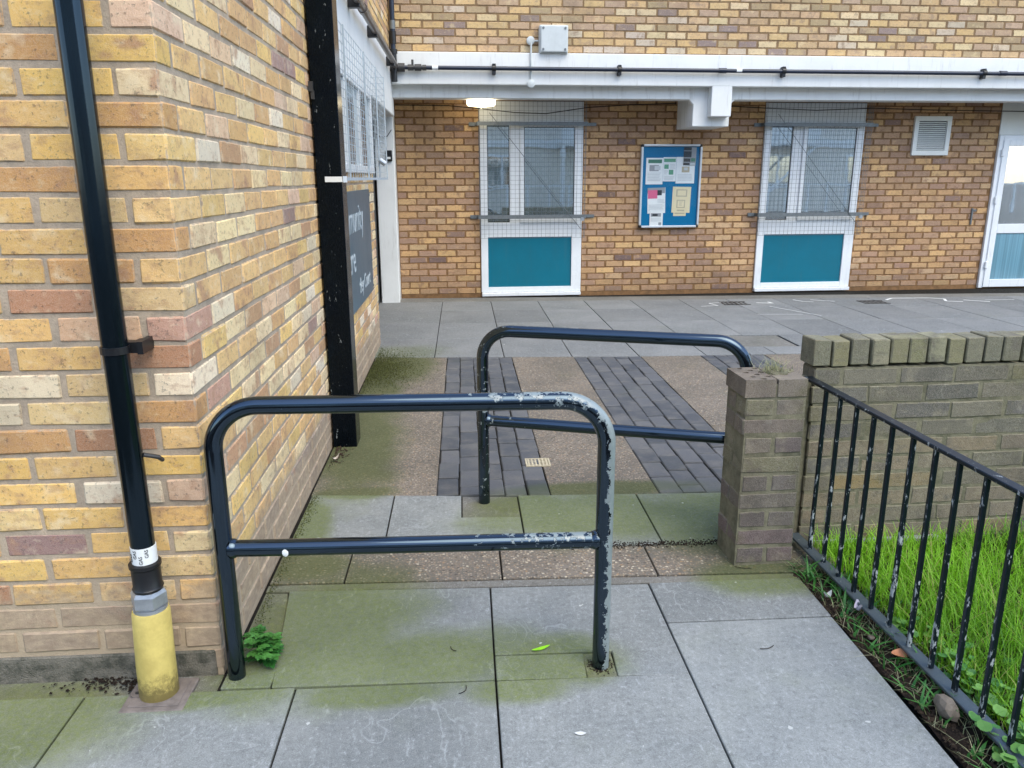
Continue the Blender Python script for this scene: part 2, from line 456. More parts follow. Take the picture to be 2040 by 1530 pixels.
def mat_leaf(name, c1, c2, c3=None, trans=.3, rough=.5):
    t = NT(name)
    at = t.n('ShaderNodeAttribute', attribute_name='tint')
    f = t.sep(at.outputs['Color'])
    c = t.mix(f[0], lin(c1), lin(c2))
    if c3: c = t.mix(f[1], c, lin(c3))
    b = t.n('ShaderNodeBsdfPrincipled', {'Base Color': c, 'Roughness': rough, 'Specular IOR Level': .35})
    tr = t.n('ShaderNodeBsdfTranslucent', {'Color': c})
    mx = t.n('ShaderNodeMixShader', {0: trans, 1: b.outputs[0], 2: tr.outputs[0]})
    t.t.links.new(mx.outputs[0], t.out.inputs[0])
    return t.m
M['grass'] = mat_leaf('grass_blades', (56, 122, 30), (136, 196, 40), (170, 176, 100), .45)
M['weed'] = mat_leaf('weed_leaf', (40, 96, 40), (84, 140, 66), None, .25, .4)
M['clover'] = mat_leaf('clover_leaf', (62, 118, 62), (120, 168, 84), None, .25)
M['drygrass'] = mat_leaf('dry_grass', (132, 138, 96), (176, 174, 140), None, .3)
M['moss'] = mat_leaf('moss_tuft', (56, 62, 34), (92, 96, 50), None, .1, .9)

def mat_glass(name, col, refl=.35, rough=.02):
    t = NT(name)
    a = t.noise(t.pos, 1.3, 3, .5)
    n = t.bump(a, .04, .03)
    st = t.noise(t.vscale(t.pos, 14, 14, .15), 3, 2, .5)
    c = t.mix(t.ramp(st, .35, .65), lin(col), tuple(x * .7 for x in lin(col)[:3]) + (1,))
    d = t.n('ShaderNodeBsdfDiffuse', {'Color': c})
    g = t.n('ShaderNodeBsdfGlossy', {'Color': (.94, .98, 1, 1), 'Roughness': rough, 'Normal': n})
    fr = t.n('ShaderNodeFresnel', {'IOR': 1.5})
    mx = t.n('ShaderNodeMixShader', {0: t.math('ADD', refl, t.math('MULTIPLY', fr.outputs[0], .8), True), 1: d.outputs[0], 2: g.outputs[0]})
    t.t.links.new(mx.outputs[0], t.out.inputs[0])
    return t.m
M['glass'] = mat_glass('window_glass', (104, 118, 120), .46)
M['glass2'] = mat_glass('bright_reflection_glass', (160, 170, 172), .55)  # paler base colour paints in the bright reflections on these panes
M['glass_film'] = mat_glass('frosted_blue_glass', (116, 168, 188), .15, .15)
M['glass_side'] = mat_glass('side_window_glass', (134, 156, 170), .3, .04)  # glancing sky reflection put into the pale blue base colour
def mat_glaze():
    t = NT('clear_glazing')
    lw_ = t.n('ShaderNodeLayerWeight', {'Blend': .5})
    tr = t.n('ShaderNodeBsdfTransparent', {'Color': (.97, .98, .98, 1)})
    gl = t.n('ShaderNodeBsdfGlossy', {'Roughness': .04})
    mx = t.n('ShaderNodeMixShader', {0: t.math('ADD', .05, t.math('POWER', lw_.outputs['Facing'], 4.0), True), 1: tr.outputs[0], 2: gl.outputs[0]})
    t.t.links.new(mx.outputs[0], t.out.inputs[0])
    return t.m
M['glaze'] = mat_glaze()
def mat_emit(name, col, s):
    t = NT(name)
    e = t.n('ShaderNodeEmission', {'Color': col, 'Strength': s})
    t.t.links.new(e.outputs[0], t.out.inputs[0])
    return t.m
M['lamp'] = mat_emit('lit_diffuser', (1.0, .84, .56, 1), 2.2)
M['sign'] = mat_plain('dark_teal_sign', (58, 92, 110), .3, .5, .06, 3)
M['signtext'] = mat_plain('white_lettering', (186, 196, 200), .5, .4, .02, 6)
M['yellow'] = None
def mat_yellow():
    t = NT('yellow_plastic_sleeve')
    a = t.noise(t.pos, 14, 5, .65); b = t.noise(t.pos, 60, 5, .75); z = t.sep(t.pos)[2]
    c = t.mix(t.ramp(a, .35, .7), lin((208, 190, 112)), lin((184, 166, 96)))
    c = t.mix(t.ramp(t.math('SUBTRACT', t.math('MULTIPLY', b, .16), z), -.01, .06, 0, .8), c, lin((78, 68, 42)))
    c = t.mix(t.ramp(b, .68, .72, 0, .5), c, lin((150, 134, 80)))
    return t.finish(c, .45, t.bump(b, .15, .002), .4)
M['yellow'] = mat_yellow()
M['zinc'] = mat_plain('zinc_nut', (176, 182, 188), .35, .5, .15, 25, metal=.6)
M['band'] = mat_plain('white_label', (226, 230, 230), .5, .4, .03, 20)
M['ink'] = mat_plain('black_ink', (24, 26, 28), .6, .3, .02)
M['cover'] = mat_plain('pinkish_iron_plate', (122, 114, 110), .8, .4, .2, 30, .6, 120)
M['rock'] = mat_plain('grey_rock', (128, 118, 106), .9, .2, .2, 40, .9, 90)
M['grate'] = mat_plain('pale_grate', (196, 186, 160), .7, .3, .15, 60)
M['rubber'] = mat_plain('black_cable', (20, 20, 20), .6, .3, .05)
M['board_blue'] = mat_plain('blue_felt', (4, 112, 160), .8, .2, .05, 300, .3, 600)
def paper(name, c): return mat_plain(name, c, .7, .25, .03, 15)
P = dict(white=paper('white_paper', (232, 236, 236)), green=paper('green_print', (98, 160, 130)), dkgreen=paper('dark_green_print', (74, 128, 108)),
         grey=paper('grey_print', (150, 154, 158)), dark=paper('dark_print', (52, 58, 64)), pink=paper('pink_print', (220, 104, 142)),
         cream=paper('cream_paper', (226, 214, 178)), tan=paper('tan_print', (186, 176, 152)), mid=paper('pale_grey_print', (200, 206, 208)))

# ------------------------------------------------------------------ bricks
def screen(p):
    d = Vector(p) - CAM
    z = d.dot(fw)
    if z < .05: return None
    return (1020 + F_PX * d.dot(rt2) / z, 765 - F_PX * d.dot(up2) / z, z)

BR = {}
def brick_mesh(L, D, H, var, bev=.006, jit=.0022):
    """a bevelled, slightly uneven brick along x, centred"""
    key = (round(L, 3), round(D, 3), round(H, 3), var, bev)
    if key in BR: return BR[key]
    rnd = random.Random(hash(key) & 0xffff)
    bm = bmesh.new()
    bmesh.ops.create_cube(bm, size=1)
    for v in bm.verts:
        v.co = Vector((v.co.x * L, v.co.y * D, v.co.z * H))
        v.co += Vector((rnd.uniform(-1, 1), rnd.uniform(-.6, .6), rnd.uniform(-1, 1))) * jit
    bmesh.ops.bevel(bm, geom=list(bm.edges), offset=bev, segments=1, affect='EDGES')
    for v in bm.verts:
        v.co += Vector((rnd.uniform(-1, 1), rnd.uniform(-.4, .4), rnd.uniform(-1, 1))) * jit * .5
    me = bpy.data.meshes.new('brick')
    bm.to_mesh(me); bm.free()
    at = me.color_attributes.new('tint', 'FLOAT_COLOR', 'POINT')
    at.data.foreach_set('color', [1.0] * (4 * len(me.vertices)))
    b1 = me.attributes.new('bl', 'FLOAT_VECTOR', 'POINT'); b2 = me.attributes.new('half', 'FLOAT_VECTOR', 'POINT')
    b1.data.foreach_set('vector', [x for v in me.vertices for x in v.co])
    b2.data.foreach_set('vector', [L / 2, D / 2, H / 2] * len(me.vertices))
    BR[key] = me
    return me

class Bricks:
    """bricks of one thing: the ones that show largest become parts, the rest one joined part"""
    def __init__(s, parent, name='brick', limit=300):
        s.parent = parent; s.name = name; s.limit = limit; s.items = []
    def add(s, loc, L, D, H, rz, col, mat, bev=.006, jit=.0022, corner=False):
        jz = random.uniform(-.0016, .0016); jl = 0 if corner else random.uniform(-.0045, .0045)
        ax = (math.cos(rz), math.sin(rz))
        loc = (loc[0] + ax[0] * jl * .6, loc[1] + ax[1] * jl * .6, loc[2] + jz)
        # a little in and out of the face
        jf = random.uniform(-.0015, .0015)
        loc = (loc[0] - ax[1] * jf, loc[1] + ax[0] * jf, loc[2])
        L = max(.02, round(L + (random.choice((-.005, -.0025, 0, .0025)) if L > .1 and not corner else 0), 4))
        s.items.append((loc, L, D, H, rz, col, mat, bev, jit))
    def flush(s):
        mw = Matrix.Translation(s.parent.location) @ Matrix.Rotation(s.parent.rotation_euler[2], 4, 'Z') if s.parent else Matrix()
        ranked = []
        for it in s.items:
            q = screen(mw @ Vector(it[0]))
            sc = 0
            if q and -60 < q[0] < 2100 and -60 < q[1] < 1590:
                sc = it[1] * it[3] / q[2] ** 2
                n = Vector((math.sin(it[4]), -math.cos(it[4]), 0))
            ranked.append((sc, it))
        ranked.sort(key=lambda a: -a[0])
        joined = {}
        cache = {}
        for i, (sc, it) in enumerate(ranked):
            loc, L, D, H, rz, col, mat, bev, jit = it
            me0 = brick_mesh(L, D, H, random.randrange(5), bev, jit)
            rx = random.uniform(-.008, .008)
            if i < s.limit and sc > 0:
                k = (me0.name, mat.name)
                if k not in cache:
                    if not me0.materials: me0.materials.append(mat); cache[k] = me0
                    elif me0.materials[0] == mat: cache[k] = me0
                    else:
                        c = me0.copy(); c.materials.clear(); c.materials.append(mat); cache[k] = c
                o = bpy.data.objects.new(s.name, cache[k])
                o.location = loc; o.rotation_euler = (0, rx, rz); o.color = col
                COL.objects.link(o); o.parent = s.parent
            else:
                j = joined.setdefault(mat.name, [mat, [], [], [], [], []])
                T = Matrix.Translation(loc) @ Matrix.Rotation(rz, 4, 'Z') @ Matrix.Rotation(rx, 4, 'Y')
                b = len(j[1])
                j[1] += [tuple(T @ v.co) for v in me0.vertices]
                j[2] += [[b + q for q in p.vertices] for p in me0.polygons]
                j[3] += list(col) * len(me0.vertices)
                j[4] += [x for v in me0.vertices for x in v.co]; j[5] += [L / 2, D / 2, H / 2] * len(me0.vertices)
        for mat, vs, fs, cs, b1, b2 in joined.values():
            me = bpy.data.meshes.new(s.name + 's')
            me.from_pydata(vs, [], fs); me.materials.append(mat)
            at = me.color_attributes.new('tint', 'FLOAT_COLOR', 'POINT'); at.data.foreach_set('color', cs)
            me.attributes.new('bl', 'FLOAT_VECTOR', 'POINT').data.foreach_set('vector', b1)
            me.attributes.new('half', 'FLOAT_VECTOR', 'POINT').data.foreach_set('vector', b2)
            o = bpy.data.objects.new(s.name + 'work', me); COL.objects.link(o); o.parent = s.parent; o['kind'] = 'stuff'

def pick(pal, k=1.0):
    tot = sum(p[1] for p in pal); r = random.uniform(0, tot)
    for c, wgt in pal:
        r -= wgt
        if r <= 0: break
    f = random.uniform(.88, 1.1) * k
    l = lin(c)
    return (min(1, l[0] * f * random.uniform(.98, 1.04)), min(1, l[1] * f), min(1, l[2] * f * random.uniform(.96, 1.1)), 1.0)
PAL_SIDE = [((220, 182, 118), 6), ((226, 202, 152), 4.5), ((210, 168, 108), 4), ((214, 180, 144), 1.6), ((230, 214, 182), 1.8), ((184, 142, 100), 1.8), ((156, 126, 114), .35), ((196, 150, 126), .12), ((222, 186, 110), 2.5)]
PAL_FRONT = [((216, 174, 102), 6), ((216, 184, 126), 3), ((196, 148, 88), 3.5), ((206, 164, 126), 1.2), ((224, 208, 174), 1.3), ((170, 122, 86), 2), ((150, 116, 108), .6), ((186, 128, 106), .3), ((222, 182, 100), 2)]
PAL_BASE = [((150, 132, 118), 3), ((136, 122, 116), 2), ((164, 140, 116), 2)]
PAL_FAR = [((186, 146, 94), 4), ((176, 138, 98), 5), ((166, 130, 98), 5), ((152, 119, 94), 3), ((202, 162, 106), 2.5), ((196, 162, 118), 1), ((126, 98, 86), .6), ((96, 72, 70), .2)]
PAL_UP = [((192, 160, 106), 5), ((182, 150, 108), 4), ((202, 180, 136), 3), ((170, 142, 112), 3), ((186, 170, 146), 1.5), ((126, 108, 100), 1.2), ((158, 136, 98), 2)]
PAL_GREY = [((98, 95, 78), 4), ((90, 88, 76), 4), ((106, 101, 84), 3), ((96, 94, 64), 1.2), ((80, 79, 75), 2)]
PAL_LOWWALL = [((116, 104, 82), 4), ((108, 98, 80), 4), ((98, 93, 76), 3), ((122, 108, 76), 1.2), ((86, 84, 78), 2), ((126, 108, 68), .4)]
PAL_PIER = [((102, 93, 82), 4), ((96, 88, 80), 3), ((104, 101, 74), 2.4), ((90, 79, 76), 1.5)]
PAL_COPE = [((116, 114, 80), 3), ((108, 108, 84), 4), ((126, 124, 96), 2), ((98, 98, 78), 2)]

# ================================================================== GROUND
g = MB(); g.add([(-120,-120,-.06),(120,-120,-.06),(120,120,-.06),(-120,120,-.06)], [(0,1,2,3)])
tag(g.build('ground', M['ground']), None, None, kind='structure')

b = MB()
b.add([(-4,-4,-.012),(1.905,-4,-.012),(1.905,.66,-.012),(-4,.66,-.012)], [(0,1,2,3)])
b.add([(-4,.66,-.012),(14,.66,-.012),(14,8,-.012),(-4,8,-.012)], [(0,1,2,3)])
pave = b.build('pavement', M['joint'])
pave.location = (OX, OY, 0); pave.rotation_euler = (0, 0, -A)
pave['kind'] = 'structure'

def slab(poly, mat, name='slab', gap=.003, z=0.0, th=.045, bev=.0025, jit=.0012):
    cx = sum(p[0] for p in poly) / len(poly); cy = sum(p[1] for p in poly) / len(poly)
    n = len(poly); q = []
    # inset polygon by the joint
    ar = sum(poly[i][0] * poly[(i + 1) % n][1] - poly[(i + 1) % n][0] * poly[i][1] for i in range(n))
    if ar < 0: poly = poly[::-1]
    for i in range(n):
        p0, p1, p2 = Vector(poly[i - 1]), Vector(poly[i]), Vector(poly[(i + 1) % n])
        d1 = (p1 - p0).normalized(); d2 = (p2 - p1).normalized()
        n1 = Vector((-d1.y, d1.x)); n2 = Vector((-d2.y, d2.x))
        k = (n1 + n2); k = k / max(.2, k.dot(n1))
        q.append(tuple(p1 + k * gap))
    o = MB().prism([(x - cx, y - cy) for x, y in q], -th, 0).build(name, mat, pave, bevel=bev)
    o.location = (cx, cy, z + random.uniform(-jit, jit))
    o.rotation_euler = (random.uniform(-.0015, .0015), random.uniform(-.0015, .0015), 0)
    return o
def rect(u0, u1, v0, v1): return [(u0, v0), (u1, v0), (u1, v1), (u0, v1)]
# near rows
for u0, u1 in ((-1.5, -.93), (-.93, -.355), (-.355, .222), (.222, .787), (.787, 1.35)):
    slab(rect(u0, u1, -.66, -.085 - .012 * max(0, u1) / 1.3), M['slab'])
    slab(rect(u0 + .2, u1 + .2, -1.24, -.66), M['slab']); slab(rect(u0, u1, -1.82, -1.24), M['slab'])
for v0, v1 in ((-1.8, -1.2), (-1.2, -.6), (-.6, .168)): slab(rect(1.35, 1.90, v0, v1), M['slab'])
slab(rect(1.35, 1.90, .168, .425), M['slab'])
slab([(.15, -.085), (.787, -.093), (.79, .432), (.088, .455)], M['slab'])
slab([(.787, -.093), (1.052, -.098), (1.058, .025), (.787, .028)], M['slab'])
slab([(.787, .028), (1.142, .024), (1.137, -.098), (1.35, -.105), (1.35, .42), (.79, .432)], M['slab'])
slab(rect(1.051, 1.141, -.097, .024), M['patch'], 'post_patch', .0005, -.003)
slab([(.006, -.08), (.15, -.082), (.155, .104), (.006, .09)], M['slab'])
slab([(.006, .095), (.152, .106), (.088, .455), (.006, .46)], M['patch'], 'cement_patch', .002, -.008)
slab(rect(-1.6, .0, -.083, .003), M['patch'], 'cement_patch', .002, -.01)
# mortar fillet and aggregate row
slab([(.006, .458), (1.9, .425), (1.9, .47), (.006, .505)], M['patch'], 'cement_strip', .002, -.004)
for u0, u1 in ((.008, .272), (.272, .836), (.836, 1.4), (1.4, 2.1)):
    slab([(u0, .505 - .018 * u0), (u1, .505 - .018 * u1), (u1, .745 - .02 * u1), (u0, .745 - .02 * u0)], M['aggregate'])
# middle row of slabs with the patch round the second barrier's leg
MR0 = lambda u: .745 - .02 * u
MR1 = lambda u: 1.318 - .078 * u + .0 if u < 1 else 1.24 - .03 * (u - 1)
def mslab(u0, u1): slab([(u0, MR0(u0)), (u1, MR0(u1)), (u1, MR1(u1)), (u0, MR1(u0))], M['slab'])
mslab(.012, .387)
slab([(.387, MR0(.387)), (.942, MR0(.942)), (.942, 1.018), (.692, 1.03), (.692, MR1(.692)), (.387, MR1(.387))], M['slab'])
slab([(.692, 1.03), (.942, 1.018), (.942, MR1(.942)), (.692, MR1(.692))], M['patch'], 'post_patch', .002, -.006)
mslab(.942, 1.48); mslab(1.48, 2.05); mslab(2.05, 2.6)
# court: bands of aggregate and setts
VB = lambda u: MR1(u)
VT = lambda u: 4.13 - .055 * u if u < 2.2 else 4.009
bands = [(.006, .578, 'a'), (.578, 1.095, 's'), (1.095, 1.592, 'a'), (1.592, 2.13, 's'), (2.13, 2.615, 'a'), (2.615, 3.14, 's'), (3.14, 3.65, 'a'), (3.65, 4.18, 's')]
sett_var = []
for k in range(6):
    r = random.Random(k); bm = bmesh.new(); bmesh.ops.create_cube(bm, size=1)
    for v in bm.verts: v.co = Vector((v.co.x * .099, v.co.y * .196, v.co.z * .05)) + Vector((r.uniform(-1, 1), r.uniform(-1, 1), r.uniform(-.3, .3))) * .0025
    bmesh.ops.bevel(bm, geom=list(bm.edges), offset=.005, segments=1, affect='EDGES')
    me = bpy.data.meshes.new('sett'); bm.to_mesh(me); bm.free(); me.materials.append(M['sett']); sett_var.append(me)
for u0, u1, kd in bands:
    if kd == 'a':
        vm = 2.17
        slab([(u0, VB(u0)), (u1, VB(u1)), (u1, vm), (u0, vm + .02)], M['aggregate'], 'aggregate_panel', .002, -.003)
        slab([(u0, vm + .02), (u1, vm), (u1, VT(u1)), (u0, VT(u0))], M['aggregate'], 'aggregate_panel', .002, -.003)
    else:
        nc = 5; wd = (u1 - u0) / nc
        for c in range(nc):
            u = u0 + wd * (c + .5)
            v = VB(u) + .01 - (.1 if c % 2 else 0) + random.uniform(-.02, .02)
            top = VT(u)
            while v < top - .02:
                ln = .2
                lo = max(v, VB(u) + .004); hi = min(v + ln, top - .004)
                if hi - lo > .03:
                    o = bpy.data.objects.new('sett', random.choice(sett_var))
                    o.location = (u + random.uniform(-.002, .002), (lo + hi) / 2, -.0265 + random.uniform(-.003, .003))
                    o.scale = ((wd - .005) / .099, (hi - lo - .011) / .196, 1)
                    o.rotation_euler = (random.uniform(-.012, .012), random.uniform(-.012, .012), random.uniform(-.012, .012))
                    COL.objects.link(o); o.parent = pave
                v += ln + .002
# plain paving further right behind the low wall
slab(rect(4.18, 9, 1.1, 4.0), M['aggregate'], 'aggregate_panel', .002, -.003)
# far slabs
cols = [-.05, .477, 1.035, 1.58, 2.12, 2.665, 3.24, 3.80, 4.36, 4.92, 5.48, 6.04, 6.6, 7.16, 7.72, 8.28, 8.84]
rows = [4.09, 4.86, 5.63, 6.39, 7.02]
for j in range(len(rows) - 1):
    for i in range(len(cols) - 1):
        u0, u1 = cols[i], cols[i + 1]
        v0 = VT(u0) if j == 0 else rows[j] - .02 * u0; v0b = VT(u1) if j == 0 else rows[j] - .02 * u1
        v1, v1b = rows[j + 1] - .02 * u0, rows[j + 1] - .02 * u1
        if i == 0 and j >= 1: u0 = -.5
        if i in (5,) and j == 0: 
            slab([(u0, v0), (3.03, v0), (3.03, v1), (u0, v1)], M['slab_far'])
            slab([(3.03, v0), (u1, v0b), (u1, 4.30), (3.03, 4.31)], M['slab_far'])
            continue
        if i == 6 and j == 0:
            slab([(u0, v0), (u1, v0b), (u1, 4.28), (u0, 4.30)], M['slab_far'])
            slab([(3.56, 4.29), (u1, 4.28), (u1, v1b), (3.56, v1b)], M['slab_far'])
            continue
        slab([(u0, v0), (u1, v0b), (u1, v1b), (u0, v1)], M['slab_far'])
slab(rect(3.03, 3.56, 4.31, 4.79), M['patch'], 'access_cover', .012, -.004)
# cement fillet at the foot of the far wall
slab([(-.5, 7.03), (9, 6.84), (9, 7.10), (-.5, 7.32)], M['patch'], 'cement_strip', .002, -.002)
# small square gully covers and chalk-white sealant traces by the far wall
for u, v in ((3.78, 6.6), (5.38, 6.55)):
    q = MB()
    for k in range(6): q.box(u - .13 + k * .05, u - .115 + k * .05, v - .09, v + .09, -.004, .006)
    q.box(u - .14, u + .16, v - .105, v - .09, -.004, .007); q.box(u - .14, u + .16, v + .09, v + .105, -.004, .007)
    q.build('gully_cover', M['darkmetal'], pave)
rs = random.Random(5)
def squiggle(pts, wdt=.016):
    q = MB()
    for i in range(len(pts) - 1):
        a, c = Vector(pts[i]), Vector(pts[i + 1]); d = (c - a).normalized(); nn = Vector((-d.y, d.x)) * wdt / 2
        q.add([(a.x - nn.x, a.y - nn.y, .0035), (c.x - nn.x, c.y - nn.y, .0035), (c.x + nn.x, c.y + nn.y, .0035), (a.x + nn.x, a.y + nn.y, .0035)], [(0, 1, 2, 3)])
    q.build('white_paint_trace', M['white_paint'], pave)
squiggle([(3.35, 6.42), (3.55, 6.45), (3.5, 6.62), (3.66, 6.66)]); squiggle([(4.05, 6.62), (4.22, 6.56), (4.20, 6.66)], .03)
squiggle([(4.55, 6.80), (4.62, 6.66), (4.72, 6.62)], .02); squiggle([(4.75, 6.78), (4.98, 6.64)], .02)
squiggle([(5.62, 6.70), (5.75, 6.82), (6.2, 6.80), (6.33, 6.72), (6.25, 6.55), (6.42, 6.5)], .03)
squiggle([(6.5, 6.62), (6.72, 6.47)], .03); squiggle([(6.75, 6.6), (7.1, 6.6)], .015); squiggle([(7.6, 6.9), (7.72, 6.74), (7.9, 6.7)], .03)
squiggle([(4.1, 6.35), (4.4, 5.72)], .012); squiggle([(3.78, 5.86), (4.25, 5.82)], .01)

# drain grate set in the court
dg_ = MB(); cx, cy = 1.075, 1.66
dg_.box(cx - .062, cx + .062, cy - .055, cy - .047, -.01, .002); dg_.box(cx - .062, cx + .062, cy + .047, cy + .055, -.01, .002)
dg_.box(cx - .062, cx - .054, cy - .047, cy + .047, -.01, .002); dg_.box(cx + .054, cx + .062, cy - .047, cy + .047, -.01, .002)
for k in range(6): dg_.box(cx - .05 + k * .018, cx - .042 + k * .018, cy - .047, cy + .047, -.01, .001)
for k in range(4): dg_.box(cx - .054, cx + .054, cy - .034 + k * .021, cy - .028 + k * .021, -.01, .0005)
gr = MB(); gr.box(cx - .063, cx + .063, cy - .056, cy + .056, -.012, -.0035)
root = empty('drain_grate', 'small pale square drain grate set beside the left band of dark setts', 'drain grate', (OX, OY, 0), -A)
dg_.build('grid', M['grate'], root); gr.build('tray', M['darkmetal'], root)

# garden bed
sb = MB()
nx, ny = 60, 50
xs = [1.262 + (8 - 1.262) * (i / nx) ** 1.6 for i in range(nx + 1)]; ys = [-3 + 5.74 * j / ny for j in range(ny + 1)]
rb = random.Random(3)
for j in range(ny + 1):
    for i in range(nx + 1):
        sb.v.append((xs[i], ys[j], -.012 - (.05 if xs[i] > 1.42 and ys[j] > 2.3 else 0) + rb.uniform(-.008, .012) + (.02 if xs[i] > 1.5 else 0)))
for j in range(ny):
    for i in range(nx):
        a = j * (nx + 1) + i
        sb.f.append([a, a + 1, a + nx + 2, a + nx + 1]); sb.mi.append(0)
sb.build('garden_soil', M['soil'], smooth=True, kind='structure')

# ================================================================== SIDE BUILDING (left)
CH = .0748
sideb = empty('brick_building', 'near yellow brick building at the left with its corner beside the gas pipe', 'building', (OX, OY, 0), -A)
LEN = 4.62; ZT = 3.6; ZB = 2.05     # ZB: underside of the white beam
core = MB()
core.box(-3, -.0035, .0035, 2.2, -.05, ZT)
core.box(-3, -.0035, 2.2, LEN - .006, -.05, ZB + .02)
core.box(-3, -.0035, 2.2, 7.0, 2.66, ZT)
core.build('mortar_wall', M['mortar_side'], sideb)
# dark rendered plinth at the front
pl = MB(); pl.box(-3, -.02, -.004, .05, -.03, .072)
M['plinth'] = mat_ground('damp_dark_plinth', (132, 128, 118), (78, 80, 72), 18)
pl.build('plinth', M['plinth'], sideb, bevel=.004)
BS = Bricks(sideb)
win = (2.35, 4.45, 1.42, 2.06)       # window opening on the side (v0,v1,z0,z1)
nco = int(ZT / CH)
for k in range(nco):
    z = .006 + CH * (k + .5) + (.0)
    even = k % 2 == 0
    # front face
    pal = PAL_BASE if k <= 2 else PAL_FRONT
    if k > 0:
        u = -.2175 if even else -.105
        if even: BS.add((-.1075, .05125, z), .217, .1025, .067, 0, pick(pal), M['brick_side'], corner=True)
        while u > -1.6:
            BS.add((u - .1125, .025, z), .215, .05, .067, 0, pick(pal), M['brick_side'])
            u -= .225
    # side face
    if not even: BS.add((-.05125, .1075, z), .217, .1025, .067, math.pi / 2, pick(PAL_SIDE if k > 2 else PAL_BASE), M['brick_side'], corner=True)
    v = .1125 if even else .225
    if k == 0: v = .0
    while v < (7.0 if z > 2.7 else LEN) - .02:
        vend = 7.0 if z > 2.7 else LEN
        L = min(.215, vend - v - .004)
        skip = (v + L / 2 > 2.2 and 2.0 < z < 2.72) or (win[0] < v + L / 2 < win[1] and win[2] < z < win[3])
        if L > .03 and not skip:
            BS.add((-.025, v + L / 2, z), L, .05, .067, math.pi / 2, pick(PAL_SIDE if k > 2 else PAL_BASE), M['brick_side'])
        v += .225
BS.flush()
# end face of the ground floor; recess wall coloured dark as the gap's shade
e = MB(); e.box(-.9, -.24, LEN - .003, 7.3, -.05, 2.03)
e.build('gap_shade_wall', M['darkmetal'], sideb)
# white concrete beam over the side window and its post
bm_ = MB(); bm_.box(-.3, .012, 2.2, 6.93, ZB - .02, 2.655)
bm_.build('concrete_beam', M['white_paint'], sideb, bevel=.008)
# side window
wf = MB()
v0, v1, z0, z1 = 2.3, 4.48, 1.425, 2.03
fr_ = .05
wf.box(-.03, .03, v0, v1, z0, z0 + fr_); wf.box(-.03, .03, v0, v1, z1 - fr_, z1 + .0)
for vv in (v0, v0 + .70, v0 + 1.40, v1 - fr_): wf.box(-.029, .028, vv, vv + fr_, z0 + fr_ - .001, z1 - fr_ + .001)
sw = wf.build('window', M['upvc'], sideb, bevel=.004)
MB().box(-.02, .008, v0 + .01, v1 - .01, z0 + .01, z1 - .01).build('pane', M['glass_side'], sw)

# ================================================================== FAR BUILDING
YF = 9.42; YU = 8.80; YB = 8.72
farb = empty('brick_building', 'brown brick building across the court with white concrete beam and two blue-panelled windows', 'building', (0, 0, 0))
core = MB()
core.box(-1.6, 9.5, YF + .004, YF + .6, -.05, 2.4)
core.build('mortar_wall', M['mortar_far'], farb)
core = MB(); core.box(-.40, 9.5, YU + .004, YU + .5, 2.60, 4.4)
core.build('upper_mortar_wall', M['mortar_up'], farb)
W1 = (.553, 1.763); W2 = (3.945, 5.19); DR = (6.93, 7.95)
BF = Bricks(farb)
Zs = .035
k = 0
while Zs + CH * k < 2.24:
    z = Zs + CH * (k + .5)
    x = -.41 - (.1125 if k % 2 else 0)
    while x < 9.4:
        a, c = x, x + .215
        segs = [(max(a, -.405), c)]
        for o0, o1 in (W1, W2, DR):
            ns = []
            for s0, s1 in segs:
                if s1 <= o0 - .004 or s0 >= o1 + .004: ns.append((s0, s1)); continue
                if s0 < o0 - .03: ns.append((s0, o0 - .004))
                if s1 > o1 + .03: ns.append((o1 + .004, s1))
            segs = ns
        for s0, s1 in segs:
            if s1 - s0 > .03:
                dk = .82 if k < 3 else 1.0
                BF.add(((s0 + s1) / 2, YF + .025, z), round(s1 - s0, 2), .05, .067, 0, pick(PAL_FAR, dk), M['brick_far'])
        x += .225
    k += 1
k = 0
while 2.658 + CH * k < 4.38:
    z = 2.662 + CH * (k + .5)
    x = -.395 - (.1125 if k % 2 else 0)
    while x < 9.3:
        s0, s1 = max(x, -.395), x + .215
        if s1 - s0 > .03:
            BF.add(((s0 + s1) / 2, YU + .025, z), round(s1 - s0, 2), .05, .067, 0, pick(PAL_UP), M['brick_up'])
        x += .225
    k += 1
BF.flush()
# white concrete: fascia, recessed band, soffit, cross beam, lug, pillar
q = MB(); q.box(-.412, 9.6, YB, YU + .3, 2.335, 2.652); q.build('fascia_beam', M['white_paint'], farb, bevel=.01, seg=2)
q = MB(); q.box(-.43, 9.6, 8.85, 9.05, 2.212, 2.40); q.build('recessed_beam', M['white_paint'], farb, bevel=.006)
q = MB(); q.box(-.43, 9.6, 9.04, YF + .2, 2.262, 2.40); q.build('soffit', M['white_paint'], farb)
q = MB(); q.box(2.875, 3.29, 8.846, YF + .1, 1.93, 2.34)
q.add([(2.82,8.848,2.215),(2.88,8.848,2.215),(2.88,8.848,2.155),(2.82,8.95,2.215),(2.88,8.95,2.215),(2.88,8.95,2.155)], [(0,2,1),(3,4,5),(0,3,5,2)])
q.add([(3.35,8.848,2.215),(3.285,8.848,2.215),(3.285,8.848,2.155),(3.35,8.95,2.215),(3.285,8.95,2.215),(3.285,8.95,2.155)], [(0,1,2),(3,5,4),(0,2,5,3)])
q.build('cross_beam', M['white_paint'], farb, bevel=.006)
q = MB(); q.box(3.035, 3.262, YB + .002, 8.85, 2.028, 2.345); q.build('beam_lug', M['white_paint'], farb, bevel=.008, seg=2)
q = MB(); q.box(-.618, -.41, 9.06, YF + .05, -.02, 2.3); q.build('pillar', M['white_paint'], farb, bevel=.008)

